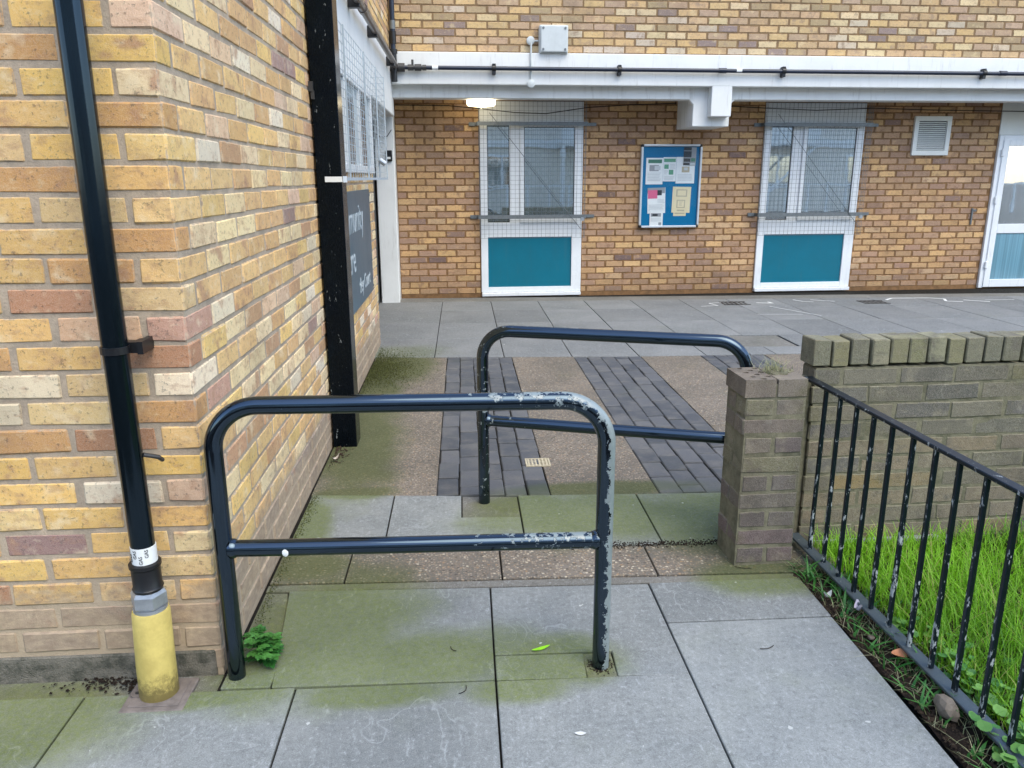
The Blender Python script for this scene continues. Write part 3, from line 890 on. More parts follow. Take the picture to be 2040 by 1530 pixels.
def window(x0, x1, glassm, label):
    """white plastic window over a teal panel"""
    t = .045
    yf = YF - .012
    X = lambda s: x0 + (x1 - x0) * s
    w_ = MB()
    w_.box(x0, x1, yf, YF + .06, 2.03, 2.235)       # top fascia board
    root = w_.build('window', M['upvc'], farb, bevel=.003)
    f = MB()
    def fr(a, c, z0, z1, y=0.0): f.box(a, c, yf - .012 - y, YF + .055, z0, z1)
    fr(x0 + .002, X(.070), .05, 2.028); fr(X(.90), x1 - .002, .05, 2.028)
    fr(X(.070), X(.90), .05, .112); fr(X(.070), X(.90), .704, .878); fr(X(.070), X(.90), 2.0, 2.028)
    fr(X(.285), X(.385), .878, 2.0)
    f.build('frame', M['upvc'], root, bevel=.004)
    s = MB(); a, c = X(.385), X(.955); zz0, zz1 = .875, 2.02; wd = .048; ys = yf - .03
    s.box(a, c, ys, yf + .01, zz0, zz0 + wd); s.box(a, c, ys, yf + .01, zz1 - wd - .02, zz1)
    s.box(a, a + wd, ys, yf + .01, zz0 + wd, zz1 - wd - .02); s.box(c - wd, c, ys, yf + .01, zz0 + wd, zz1 - wd - .02)
    s.build('sash', M['upvc'], root, bevel=.004)
    MB().box(X(.068), X(.287), YF - .002, YF + .02, .876, 2.002).build('pane', glassm, root)
    MB().box(a + wd - .002, c - wd + .002, yf - .014, yf + .008, zz0 + wd - .002, zz1 - wd - .018).build('pane', glassm, root)
    MB().box(X(.068), X(.902), YF - .006, YF + .02, .110, .706).build('panel', M['teal'], root)
    gk = MB()
    for (a_, c_, z0_, z1_, yy) in ((X(.07), X(.285), .878, 2.0, YF - .0035), (a + wd, c - wd, zz0 + wd, zz1 - wd - .02, yf - .0155)):
        g_ = .007
        gk.box(a_, c_, yy - .002, yy, z0_, z0_ + g_); gk.box(a_, c_, yy - .002, yy, z1_ - g_, z1_)
        gk.box(a_, a_ + g_, yy - .002, yy, z0_ + g_, z1_ - g_); gk.box(c_ - g_, c_, yy - .002, yy, z0_ + g_, z1_ - g_)
    gk.build('gasket', M['blackplastic'], root)
    MB().box(x0 + .005, x1 - .002, YF - .055, YF + .02, .004, .048).build('sill', M['upvc'], root, bevel=.006)
    root['label'] = label
    return root
window(W1[0], W1[1], M['glass'], 'window nearer the white pillar, with dim panes')
window(W2[0], W2[1], M['glass2'], 'window beside the wall vent, with bright panes')

# door at the far right
d = MB(); x0 = 6.93
d.box(x0, 7.95, YF - .01, YF + .06, 1.875, 2.245)
droot = d.build('door', M['trim'], farb, bevel=.003)
d = MB(); y0, y1 = YF - .03, YF + .05
d.box(x0 + .002, x0 + .06, y0, y1, .0, 1.873); d.box(7.89, 7.948, y0, y1, .0, 1.873); d.box(x0 + .06, 7.89, y0, y1, 1.815, 1.873)
d.build('frame', M['upvc'], droot, bevel=.004)
d = MB(); y0 = YF - .045
d.box(x0 + .055, x0 + .135, y0, YF + .01, .012, 1.82); d.box(7.80, 7.885, y0, YF + .01, .012, 1.82)
for z0, z1 in ((.012, .11), (.69, .805), (1.745, 1.82)): d.box(x0 + .135, 7.80, y0, YF + .01, z0, z1)
d.build('leaf', M['upvc'], droot, bevel=.004)
MB().box(x0 + .133, 7.802, YF - .03, YF - .005, .803, 1.747).build('pane', M['glass2'], droot)
MB().box(x0 + .133, 7.802, YF - .03, YF - .005, .108, .692).build('pane', M['glass_film'], droot)
for z in (.25, 1.05, 1.62): MB().box(x0 + .04, x0 + .075, YF - .058, YF - .03, z, z + .09).build('hinge', M['upvc'], droot, bevel=.006)

# window grilles
def grille(x0, x1, bx0, bx1, label):
    y = YF - .11
    root = empty('window_grille', label, 'window grille', (x0, YF, 0), 0, 'mesh guards over the far windows')
    z0, z1 = .70, 2.225
    q = MB(); r = .0013
    nz = int((z1 - z0) / .0492)
    for i in range(nz + 1):
        z = z0 + (z1 - z0) * i / nz; q.box(0, x1 - x0, y - YF - r, y - YF + r, z - r, z + r)
    nx = int((x1 - x0) / .05)
    for i in range(nx + 1):
        x = (x1 - x0) * i / nx; q.box(x - r, x + r, y - YF + .0035 - r, y - YF + .0035 + r, z0, z1)
        if i in (0, nx):
            for j in range(0, nz, 1):
                z = z0 + (z1 - z0) * j / nz
                q.box(x - r, x + r, y - YF, -.015, z - r, z + r)
            for yy in (.035, .07): q.box(x - r, x + r, -yy - r, -yy + r, z0, z1)
    q.build('wire_mesh', M['galv'], root, kind='stuff')
    for z, a, c in ((1.985, bx0, x1 + .03 - x0), (.945, bx0, bx1)):
        q = MB(); q.box(a + .09, x1 - x0 + .01, y - YF - .012, y - YF - .006, z - .022, z + .022)
        q.box(a, a + .10, -.02, -.008, z - .02, z + .02); q.box(a + .085, a + .093, y - YF - .012, -.008, z - .02, z + .02)
        q.box(x1 - x0 + .0, x1 - x0 + .13, -.02, -.008, z - .018, z + .018)
        q.build('flat_bar', M['galv'], root)
    q = MB(); q.tube([(.12, y - YF - .016, 2.10), (x1 - x0 - .05, y - YF - .016, .80)], .0035, 6)
    q.build('brace_wire', M['galv'], root)
    if True:
        q = MB(); q.tube([(x1 - x0 - .035, y - YF - .035, .915), (x1 - x0 - .035, y - YF - .013, .915)], .022, 12)
        q.build('padlock', M['zinc'], root)
grille(.542, 1.782, -.11, 1.38, 'wire mesh guard over the window nearer the white pillar')
grille(3.93, 5.225, -.12, 1.40, 'wire mesh guard over the window beside the wall vent')

# side window grille
root = empty('window_grille', 'wire mesh guard over the side window above the dark sign', 'window grille', (OX, OY, 0), -A, 'mesh guard on the side wall')
q = MB(); r = .0018; u = .11; z0, z1 = 1.39, 2.16
r = .0014
for i in range(18): z = z0 + (z1 - z0) * i / 17; q.box(u - r, u + r, 2.25, 4.62, z - r, z + r)
for i in range(24): v = 2.25 + 2.37 * i / 23; q.box(u + .003 - r, u + .003 + r, v - r, v + r, z0, z1)
for i in range(18): z = z0 + (z1 - z0) * i / 17; q.box(.005, u, 4.62 - r, 4.62 + r, z - r, z + r)
q.build('wire_mesh', M['galv_light'], root, kind='stuff')
for v in (2.4, 3.3, 4.0, 4.6):
    MB().box(u + .004, u + .012, v - .012, v + .012, z0, z1).build('upright', M['galv_light'], root)
MB().box(u + .003, u + .012, 2.25, 4.63, z0 - .012, z0 + .004).build('flat_bar', M['galv_light'], root)
q = MB(); q.tube([(u + .015, 3.98, 1.52), (u + .055, 3.98, 1.49)], .02, 12); q.build('padlock', M['zinc'], root)

# ================================================================== wall furniture on the far side
# navy gas pipe along the beam
root = empty('gas_pipe', 'long navy pipe clipped along the white beam above the windows', 'pipe', (-.3, YB, 2.49))
yp = -.05
q = MB(); q.tube([(-.05, yp, 0), (9.7, yp, -.008)], .021, 14); q.build('tube', M['pipe_navy'], root, smooth=True)
for x in (.97, 2.30, 4.10, 6.40):
    q = MB(); q.tube([(x - .022, yp, 0), (x + .022, yp, 0)], .03, 14); q.box(x - .018, x + .018, yp - .012, .0, -.06, .045)
    q.build('clip', M['blackplastic'], root, bevel=.003)
for x in (3.42, 6.62):
    q = MB(); q.tube([(x - .04, yp, -.002), (x + .04, yp, -.002)], .027, 14); q.build('coupling', M['pipe_navy'], root, smooth=True)
for x in (.36, 3.6):
    q = MB(); q.tube([(x - .03, yp, -.001), (x + .03, yp, -.001)], .0225, 14); q.build('label_band', M['band'], root, smooth=True)
q = MB(); q.tube([(-.02, yp, 0), (.05, yp, 0)], .042, 12); q.tube([(.08, yp, 0), (.14, yp, 0)], .03, 8); q.tube([(.15, yp, 0), (.22, yp, 0)], .034, 10); q.tube([(.13, yp, .0), (.13, yp, .075)], .012, 8); q.tube([(.23, yp, 0), (.27, yp, 0)], .028, 8)
q.build('valve', M['darkmetal'], root, smooth=True)
# upright navy pipe in the corner
root = empty('corner_pipe', 'upright dark pipe in the corner above the white pillar', 'pipe', (-.36, 8.66, 2.35))
q = MB(); q.tube([(0, 0, .05), (.0, 0, 1.9)], .026, 14); q.build('tube', M['pipe_navy'], root, smooth=True)
for z, h, r in ((.0, .10, .032), (.1, .05, .04), (.16, .12, .033), (.27, .04, .042), (.36, .12, .034)):
    q = MB(); q.tube([(0, 0, z), (0, 0, z + h)], r, 14); q.build('joint', M['blackplastic'], root, smooth=True)
q = MB(); q.tube([(0, 0, .50), (0, 0, .58)], .031, 14); q.build('tape', M['galv'], root, smooth=True)
# grey-brown pipe along the side beam
root = empty('side_pipe', 'grey-brown pipe clipped along the side beam towards the corner', 'pipe', (OX, OY, 2.50), -A)
q = MB(); q.tube([(.075, 1.6, 0), (.075, 6.55, -.005)], .027, 14); q.build('tube', M['pipe_brown'], root, smooth=True)
for v in (3.5, 4.6, 6.2):
    q = MB(); q.box(.012, .09, v - .03, v + .03, -.05, .035); q.build('clip', M['blackplastic'], root, bevel=.005)
for v in (3.75,):
    q = MB(); q.tube([(.075, v, 0), (.075, v + .1, 0)], .034, 14); q.build('coupling', M['pipe_brown'], root, smooth=True)

# grey box and conduit
root = empty('junction_box', 'grey square electrical box on the upper brickwork', 'electrical box', (1.30, YU, 2.645))
q = MB(); q.box(-.15, .15, -.11, -.005, .0, .275); q.build('body', M['greyplastic'], root, bevel=.012, seg=2)
q = MB(); q.box(-.14, .14, -.135, -.112, .010, .265); lid = q.build('lid', M['greyplastic'], root, bevel=.01, seg=2)
for x in (-.115, .115):
    for z in (.035, .24):
        q = MB(); q.tube([(x, -.14, z), (x, -.133, z)], .012, 10); q.build('screw', M['galv'], lid)
root = empty('conduit', 'thin pale conduit with two round boxes running down the white beam', 'conduit', (1.062, YB, 2.345))
q = MB(); q.tube([(0, -.012, .03), (0, -.012, .40)], .01, 10); q.tube([(0, .06, .43), (.10, .06, .43)], .01, 10); q.build('tube', M['greyplastic'], root, smooth=True)
for y, z in ((-.0, -.0), (.06, .43)):
    q = MB(); q.tube([(0, y, z), (0, y - .035, z)], .042, 18); q.tube([(0, y - .035, z), (0, y - .04, z)], [.042, .034], 18)
    q.build('round_box', M['greyplastic'], root, smooth=True)
# round lamp
root = empty('ceiling_lamp', 'lit round lamp under the white beam', 'lamp', (.555, 9.06, 2.182))
prof = [(.1, .036), (.15, .036), (.158, .025), (.158, -.01), (.148, -.028), (.09, -.036), (.02, -.038)]
q = MB(); q.tube([(0, 0, z) for _, z in prof], [r_ for r_, _ in prof], 32); q.build('diffuser', M['lamp'], root, smooth=True)
q = MB(); q.tube([(0, 0, .031), (0, 0, .085)], .1, 24); q.build('base', M['greyplastic'], root)
# air vent
root = empty('air_vent', 'square white louvred air vent on the brick wall beside the door', 'vent', (6.045, YF, 1.635))
q = MB(); wv, hv = .235, .455
q.box(-wv, wv, -.035, 0, 0, .055); q.box(-wv, wv, -.035, 0, hv - .055, hv); q.box(-wv, -wv + .055, -.035, 0, .055, hv - .055); q.box(wv - .055, wv, -.035, 0, .055, hv - .055)
q.build('frame', M['trim'], root, bevel=.004)
MB().box(-.182, .182, -.008, -.002, .053, hv - .053).build('backing', M['darkmetal'], root)
for i in range(15):
    z = .062 + i * .0225
    q = MB(); q.add([(-.181,-.010,z+.014),(.181,-.010,z+.014),(.181,-.028,z),(-.181,-.028,z),(-.181,-.010,z+.011),(.181,-.010,z+.011),(.181,-.028,z-.003),(-.181,-.028,z-.003)], [(0,3,2,1),(4,5,6,7),(3,7,6,2),(0,1,5,4),(0,4,7,3),(1,2,6,5)])
    q.build('slat', M['trim'], root)
# door bell / key reader on the pillar
root = empty('entry_reader', 'small black entry reader on the white pillar', 'entry reader', (-.468, 9.06, 1.57))
q = MB(); q.box(-.036, .036, -.035, 0, 0, .115); q.build('body', M['blackplastic'], root, bevel=.01, seg=2)
q = MB(); q.box(-.018, .018, -.037, -.034, .022, .045); q.build('badge', M['band'], root)
tag(MB().tube([(-.60, 9.045, 1.86), (-.55, 9.04, 1.82), (-.48, 9.04, 1.83), (-.43, 9.045, 1.90)], .004, 6).build('cable', M['rubber']), 'short black cable loop across the top of the white pillar', 'cable')
tag(MB().tube([(-.40, 9.38, 2.185), (.2, 9.37, 2.18), (.56, 9.27, 2.14), (.95, 9.26, 2.10), (1.3, 9.26, 2.09), (1.79, 9.27, 2.16), (2.3, 9.39, 2.20), (2.85, 9.39, 2.22)], .005, 6).build('cable', M['rubber']), 'sagging black cable across the window nearer the pillar', 'cable')
tag(MB().tube([(3.30, 9.39, 2.20), (3.9, 9.36, 2.17), (4.5, 9.27, 2.14), (5.2, 9.3, 2.17), (6.0, 9.39, 2.16), (7.0, 9.38, 2.15), (8.0, 9.38, 2.14)], .005, 6).build('cable', M['rubber']), 'black cable running over the far window towards the door', 'cable')
# lever bracket on the wall beside the door
root = empty('hasp', 'thin metal hasp on the bricks beside the white door', 'bracket', (6.72, YF, .80))
MB().box(-.01, .01, -.02, 0, 0, .2).build('bar', M['galv'], root, bevel=.003); MB().box(0, .05, -.02, 0, .16, .185).build('hook', M['galv'], root, bevel=.003)

# notice board
X0, ZT0, BW, BH = 2.452, 1.764, .735, .962
root = empty('notice_board', 'blue notice board with silver frame on the wall between the windows', 'notice board', (X0, YF, ZT0 - BH))
MB().box(.01, BW - .01, -.03, -.002, .01, BH - .01).build('felt_panel', M['board_blue'], root)
fw_ = .024
for n, (a, c, z0, z1) in enumerate(((.03, BW - .03, 0, fw_), (.03, BW - .03, BH - fw_, BH), (0, fw_, .03, BH - .03), (BW - fw_, BW, .03, BH - .03))):
    MB().box(a, c, -.055, -.001, z0, z1).build('frame_bar', M['alu'], root, bevel=.006, seg=2)
for a, c in ((0, 0), (BW - .031, 0), (0, BH - .031), (BW - .031, BH - .031)):
    MB().box(a, a + .031, -.053, -.002, c, c + .031).build('corner_cap', M['blackplastic'], root, bevel=.012, seg=2)
MB().add([(.02, -.045, .02), (BW - .02, -.045, .02), (BW - .02, -.045, BH - .02), (.02, -.045, BH - .02)], [(0, 1, 2, 3)]).build('glazing', M['glaze'], root)
def poster(s0, s1, t0, t1, base, blocks, label, lift=0.0, rot=0.0):
    q = MB(); mats = [base]
    x0 = X0 + BW * s0; x1 = X0 + BW * s1; zt = ZT0 - BH * t0; zb = ZT0 - BH * t1
    cx, cz = (x0 + x1) / 2, (zb + zt) / 2; w_, h_ = x1 - x0, zt - zb
    y = -.0005
    q.box(-w_ / 2, w_ / 2, -.0006, .0006, -h_ / 2, h_ / 2)
    for bi, (a, c, e_, f_, mm) in enumerate(blocks):
        if mm not in mats: mats.append(mm)
        q.cur = mats.index(mm)
        xa, xb = -w_ / 2 + w_ * a, -w_ / 2 + w_ * c; za, zb_ = h_ / 2 - h_ * f_, h_ / 2 - h_ * e_
        yy_ = -.0009 - .0002 * bi
        q.add([(xa, yy_, za), (xb, yy_, za), (xb, yy_, zb_), (xa, yy_, zb_)], [(0, 1, 2, 3)])
    o = q.build('poster', mats)
    o.location = (cx, YF - .0325 - lift, cz); o.rotation_euler = (0, rot, 0)
    return tag(o, label, 'poster', 'papers on the notice board')
def lines(a, c, e, f, n, mm): return [(a, c - random.uniform(0, .12), e + (f - e) * i / n, e + (f - e) * (i + .4) / n, mm) for i in range(n)]
poster(.09, .37, .16, .475, P['white'], [(.12, .92, .06, .2, P['dkgreen']), (.2, .75, .27, .5, P['grey']), (.5, .85, .30, .46, P['mid'])] + lines(.1, .9, .56, .9, 6, P['mid']), 'white poster with one green heading at the upper left of the notice board')
poster(.372, .585, .152, .44, P['white'], [(.05, .95, .06, .2, P['green']), (.08, .42, .3, .48, P['green']), (.45, .8, .52, .72, P['green'])] + lines(.5, .95, .3, .5, 4, P['mid']) + lines(.08, .4, .54, .72, 4, P['mid']) + lines(.1, .9, .8, .97, 3, P['mid']), 'white poster with green heading and green squares on the notice board', .0)
poster(.588, .895, .15, .465, P['white'], [(.3, .72, .36, .58, P['tan']), (.42, .62, .40, .5, P['mid'])] + lines(.1, .9, .66, .92, 5, P['mid']), 'white poster with a small tan picture at the upper right of the notice board')
poster(.70, .905, .035, .25, P['grey'], [(.0, .6, .0, .18, P['dark']), (.0, .62, .22, .55, P['dark']), (.02, .55, .62, .8, P['dark']), (.6, .95, .6, .78, P['dkgreen']), (.0, .5, .86, .98, P['dark']), (.55, .95, .86, .97, P['mid'])], 'dark grey leaflet pinned over the top right corner of the notice board', .005, .02)
poster(.135, .43, .515, .825, P['white'], [(.0, .98, .0, .22, P['grey']), (.02, .55, .09, .42, P['pink']), (.55, .8, .1, .3, P['dark'])] + lines(.55, .98, .45, .62, 4, P['mid']) + lines(.06, .95, .66, .92, 5, P['mid']), 'white poster with a pink block on the notice board', 0, -.03)
poster(.18, .40, .785, .978, P['white'], [(.08, .85, .2, .42, P['grey']), (.2, .6, .25, .38, P['dark']), (.68, .9, .78, .95, P['grey'])] + lines(.08, .9, .5, .75, 4, P['mid']), 'small white flyer at the bottom left of the notice board', .004)
poster(.545, .85, .505, .82, P['cream'], [(.2, .8, .1, .38, P['tan']), (.27, .73, .14, .34, P['cream']), (.25, .72, .5, .82, P['tan']), (.31, .66, .54, .78, P['cream']), (.3, .7, .88, .94, P['tan'])] + lines(.38, .62, .57, .75, 4, P['tan']), 'cream paper with faint ornament on the notice board', 0, .02)
poster(.575, .785, .80, .86, P['cream'], [(.1, .9, .3, .6, P['tan'])], 'narrow cream slip under the cream paper on the notice board', -.0018)

# ================================================================== post, sign on the side wall
root = empty('steel_post', 'tall scuffed black post against the side wall', 'post', (OX, OY, 0), -A)
q = MB(); q.box(.008, .132, 1.975, 2.13, -.02, ZT); q.build('casing', M['post_black'], root, bevel=.006, seg=2)
q = MB(); q.box(.135, .1375, 1.99, 2.12, 1.37, 1.40); q.box(.05, .1345, 1.971, 1.974, 1.372, 1.398)
q.build('tape_strip', M['band'], root)
q = MB(); q.box(-.0, .022, 1.958, 1.976, 1.79, 1.835); q.box(.01, .026, 1.962, 1.9765, 1.755, 1.795)
q.build('bracket', M['darkmetal'], root)
root = empty('wall_sign', 'dark teal sign with white lettering on the side wall behind the post', 'sign', (OX, OY, 0), -A)
q = MB(); q.box(.004, .018, 2.30, 4.13, .545, 1.31); q.build('panel', M['sign'], root, bevel=.003)
for txt, size, v, z in (('Community', .26, 2.42, 1.05), ('Centre', .26, 2.42, .80), ('tley Court', .15, 3.30, .63)):
    mw = Matrix(((0, 0, 1, .0195), (1, 0, 0, v), (0, 1, 0, z), (0, 0, 0, 1)))
    text_mesh(txt, size, 'lettering', M['signtext'], root, mw)
for v, z in ((4.12, 1.27), (4.12, .585)):
    q = MB(); q.tube([(.018, v, z), (.022, v, z)], .009, 10); q.build('screw', M['galv'], root)

# ================================================================== gas riser at the left
gx, gy = -.795, 1.985
root = empty('gas_riser', 'black gas pipe rising from a yellow sleeve at the building corner', 'gas pipe', (gx, gy, 0))
q = MB(); q.tube([(.003, 0, .36), (-.001, 0, 1.2), (.004, 0, 3.4)], .031, 20); q.build('pipe', M['gas_black'], root, smooth=True)
q = MB(); q.tube([(.003, 0, .405), (.003, 0, .452)], .0322, 20); band = q.build('label_band', M['band'], root, smooth=True)
# lettering wrapped round the band
for k, (ang, zz) in enumerate(((-140, .412), (-112, .424), (-86, .408), (-58, .425))):
    a = R_(ang)
    mw = Matrix.Translation((.003, 0, 0)) @ Matrix.Rotation(a, 4, 'Z') @ Matrix(((0, 0, 1, .0325), (0, -1, 0, .004), (1, 0, 0, zz), (0, 0, 0, 1)))
    text_mesh('GAS', .013, 'lettering', M['ink'], band, mw, .0003)
q = MB(); q.tube([(.002, 0, .322), (.002, 0, .33), (.002, 0, .334), (.002, 0, .388), (.002, 0, .392), (.002, 0, .402), (.002, 0, .404)], [.037, .04, .037, .0375, .041, .041, .033], 20)
q.build('coupling', M['blackplastic'], root, smooth=True)
q = MB(); q.tube([(.001, 0, .272), (.001, 0, .280), (.001, 0, .312), (.001, 0, .322)], [.042, .047, .047, .041], 6); q.build('nut', M['zinc'], root)
q = MB(); q.tube([(.001, 0, .262), (.001, 0, .272)], .044, 20); q.build('washer', M['zinc'], root, smooth=True)
q = MB(); q.tube([(-.004, -.004, -.01), (-.003, -.003, .1), (.001, 0, .255), (.001, 0, .264)], [.052, .051, .049, .046], 28); q.build('sleeve', M['yellow'], root, smooth=True)
# clips to the wall
q = MB(); q.tube([(0, 0, .972), (0, 0, .99)], .0345, 20); q.box(.02, .055, .012, .032, .968, .996); q.box(.05, .064, .005, .088, .966, .998); q.box(.03, .038, .03, .088, .972, .992)
q.build('clip', M['blackplastic'], root)
q = MB(); q.tube([(.03, .01, .70), (.06, .03, .685), (.062, .05, .67)], .006, 8); q.build('hook', M['darkmetal'], root, smooth=True)
root = empty('cover_plate', 'worn pinkish iron plate round the foot of the yellow sleeve', 'cover plate', (gx, gy, 0), -A)
q = MB(); q.box(-.085, .085, -.085, .06, -.01, .003); q.build('plate', M['cover'], root, bevel=.003)
q = MB(); q.box(-.068, .068, -.068, .045, .003, .006); q.build('lid', M['cover'], root, bevel=.002)
q = MB(); q.tube([(-.06, -.012, .0055), (-.06, -.012, .009)], .018, 16); q.build('boss', M['cover'], root)
q = MB(); q.tube([(-.06, -.012, .0085), (-.06, -.012, .0105)], .006, 12); q.build('bolt', M['darkmetal'], root)

# ================================================================== barrier hoops
def hoop(p0, p1, ztop, zbar, rad, r, mat, label, dz=0.0):
    root = empty('barrier_hoop', label, 'barrier', (p0[0], p0[1], 0), 0, 'steel barriers in the passage')
    d = Vector((p1[0] - p0[0], p1[1] - p0[1], 0)); Lh = d.length; d.normalize()
    P_ = lambda s, z: (d.x * s, d.y * s, z + dz * s / Lh)
    pts = [P_(0, -.03), P_(0, .2), P_(0, ztop - rad - .05)]
    n = 12
    for i in range(n + 1):
        a = math.pi - i / n * math.pi / 2
        pts.append(P_(rad + rad * math.cos(a), ztop - rad + rad * math.sin(a)))
    for s in (.3, .5, .7): pts.append(P_(Lh * s, ztop))
    for i in range(n + 1):
        a = math.pi / 2 - i / n * math.pi / 2
        pts.append(P_(Lh - rad + rad * math.cos(a), ztop - rad + rad * math.sin(a)))
    pts += [P_(Lh, ztop - rad - .05), P_(Lh, .2), P_(Lh, -.03)]
    q = MB(); q.tube(pts, r, 20); q.build('hoop', mat, root, smooth=True)
    q = MB(); q.tube([P_(r * .6, zbar), P_(Lh * .5, zbar - .001), P_(Lh - r * .6, zbar)], r * .97, 20); q.build('crossbar', mat, root, smooth=True)
    for s, sg in ((r * .9, 1), (Lh - r * .9, -1)):
        q = MB(); q.tube([P_(s, zbar), P_(s + sg * .008, zbar), P_(s + sg * .014, zbar)], [r * 1.16, r * 1.12, r * .98], 20); q.build('weld', mat, root, smooth=True)
    return root
a = W(.042, -.022); c = W(1.098, -.04)
hoop(a, c, .812, .402, .125, .0245, M['rail_black'], 'nearer black steel barrier with paint flaking off its right leg')
hoop((.19, 3.227), (1.20, 2.86), .772, .377, .12, .025, M['rail_black2'], 'farther black steel barrier ending behind the brick pier')

# ================================================================== pier and low wall
pier = empty('brick_pier', 'short weathered brick pier with a perforated top brick', 'pier', (0, 0, 0))
PX0, PX1, PY0, PY1 = 1.068, 1.292, 2.53, 2.712
MB().box(PX0 + .002, PX1 - .006, PY0 + .002, PY1 - .002, -.03, .69).build('mortar_core', M['mortar_grey'], pier)
BP = Bricks(pier)
ch = .0708
for k in range(10):
    z = .004 + ch * (k + .5); hb = .0635
    dx = -.004 * k / 10
    if k == 9: continue
    pal = PAL_PIER if k > 1 else [((98, 82, 80), 3), ((92, 80, 78), 2)]
    if k % 2 == 0:
        for i in range(2):
            w_ = (PX1 - PX0) / 2
            BP.add((PX0 + w_ * (i + .5) + dx, PY0 + .045, z), w_ - .009, .09, hb, 0, pick(pal), M['brick_pier'], .005)
            BP.add((PX0 + w_ * (i + .5) + dx, PY1 - .045, z), w_ - .009, .09, hb, 0, pick(pal), M['brick_pier'], .005)
    else:
        BP.add(((PX0 + PX1) / 2 + dx, PY0 + .045, z), PX1 - PX0, .09, hb, 0, pick(pal), M['brick_pier'], .005)
        BP.add(((PX0 + PX1) / 2 + dx, PY1 - .045, z), PX1 - PX0, .085, hb, 0, pick(pal), M['brick_pier'], .005)
BP.flush()
# top bricks: two side by side, running back, perforated (holes built as real recesses)
def perforated(x0, x1, y0, y1, z0, z1, holes):
    q = MB()
    nx_, ny_ = 4, 6
    # top sheet as a grid of cells, each with a round hole or plain
    for i in range(nx_):
        for j in range(ny_):
            a, c = x0 + (x1 - x0) * i / nx_, x0 + (x1 - x0) * (i + 1) / nx_
            e_, f_ = y0 + (y1 - y0) * j / ny_, y0 + (y1 - y0) * (j + 1) / ny_
            if not (holes and 0 < i < 9 and (i + j) % 2 == 0):
                q.add([(a, e_, z1), (c, e_, z1), (c, f_, z1), (a, f_, z1)], [(0, 1, 2, 3)]); continue
            mx, my = (a + c) / 2, (e_ + f_) / 2; r = min(c - a, f_ - e_) * .40
            ang = [2 * math.pi * k / 16 + math.pi / 16 for k in range(16)]
            sq = []
            for t_ in ang:
                ux, uy = math.cos(t_), math.sin(t_); s = 1 / max(abs(ux), abs(uy))
                sq.append((mx + ux * s * (c - a) / 2, my + uy * s * (f_ - e_) / 2, z1))
            inn = [(mx + math.cos(t_) * r, my + math.sin(t_) * r, z1) for t_ in ang]
            low = [(x, y, z1 - .03) for x, y, _ in inn]
            corners = [(c, f_, z1), (a, f_, z1), (a, e_, z1), (c, e_, z1)]
            vs = sq + inn + low + corners
            fs = []
            for k in range(16):
                k2 = (k + 1) % 16
                fs.append((k, k2, 16 + k2, 16 + k)); fs.append((16 + k, 16 + k2, 32 + k2, 32 + k))
            for ci, k in ((0, 1), (1, 5), (2, 9), (3, 13)): fs.append((k, 48 + ci, (k + 1) % 16))
            fs.append(tuple(range(32, 48)))
            q.add(vs, fs)
    q.add([(x0,y0,z0),(x1,y0,z0),(x1,y1,z0),(x0,y1,z0),(x0,y0,z1),(x1,y0,z1),(x1,y1,z1),(x0,y1,z1)], [(0,3,2,1),(0,1,5,4),(1,2,6,5),(2,3,7,6),(3,0,4,7)])
    return q
z0 = .004 + ch * 9 + .004
def tinted(o, col):
    at = o.data.color_attributes.new('tint', 'FLOAT_COLOR', 'POINT'); at.data.foreach_set('color', [1.0] * 4 * len(o.data.vertices)); o.color = col
    o.data.attributes.new('bl', 'FLOAT_VECTOR', 'POINT').data.foreach_set('vector', [0.0] * 3 * len(o.data.vertices))
    o.data.attributes.new('half', 'FLOAT_VECTOR', 'POINT').data.foreach_set('vector', [1.0] * 3 * len(o.data.vertices))
    return o
mid = (PX0 + PX1) / 2 - .004
o = tinted(perforated(PX0 - .006, mid - .004, PY0 - .002, PY1, z0, .709, True).build('brick', M['brick_pier'], pier), lin((106, 95, 84)))
o['label'] = 'perforated top brick of the pier'
tinted(perforated(mid + .004, PX1 - .006, PY0 - .002, PY1, z0, .707, False).build('brick', M['brick_pier'], pier), lin((104, 95, 84)))
# lump of old mortar on the right half
q = MB(); rr = random.Random(8)
for i in range(26):
    x = mid + .02 + rr.random() * .08; y = PY0 + .06 + rr.random() * .11; s = rr.uniform(.008, .02)
    q.tube([(x, y, .70), (x + rr.uniform(-.004, .004), y, .708 + s * .3), (x, y, .708 + s * .55)], [s * 1.2, s, s * .3], 7)
q.build('mortar_lump', M['mortar_grey'], pier)

lw = empty('low_brick_wall', 'low mossy brick wall with brick-on-edge coping behind the railing', 'wall', (0, 0, 0))
LX0, LX1, LY0, LY1 = 1.395, 6.2, 2.70, 2.802
MB().box(LX0 + .006, LX1, LY0 + .002, LY1 - .002, -.05, .70).build('mortar_core', M['mortar_grey'], lw)
MB().box(PX1 - .012, LX0 + .01, 2.715, 2.78, -.03, .66).build('mortar_infill', M['mortar_grey'], lw, bevel=.01)
BL = Bricks(lw)
for k in range(10):
    z = -.006 + .0706 * (k + .5)
    x = LX0 - (.1125 if k % 2 else 0)
    while x < LX1:
        s0, s1 = max(x, LX0), x + .216
        if s1 - s0 > .03:
            pal = PAL_LOWWALL if k < 6 else PAL_GREY
            BL.add(((s0 + s1) / 2, LY0 + .025, z), round(s1 - s0, 3), .05, .064, 0, pick(pal), M['brick_grey'], .004)
            if k > 7: BL.add(((s0 + s1) / 2, LY1 - .025, z), round(s1 - s0, 3), .05, .064, 0, pick(pal), M['brick_grey'], .004)
        x += .225
BL.flush()
BC = Bricks(lw, 'coping_brick')
x = LX0 - .012
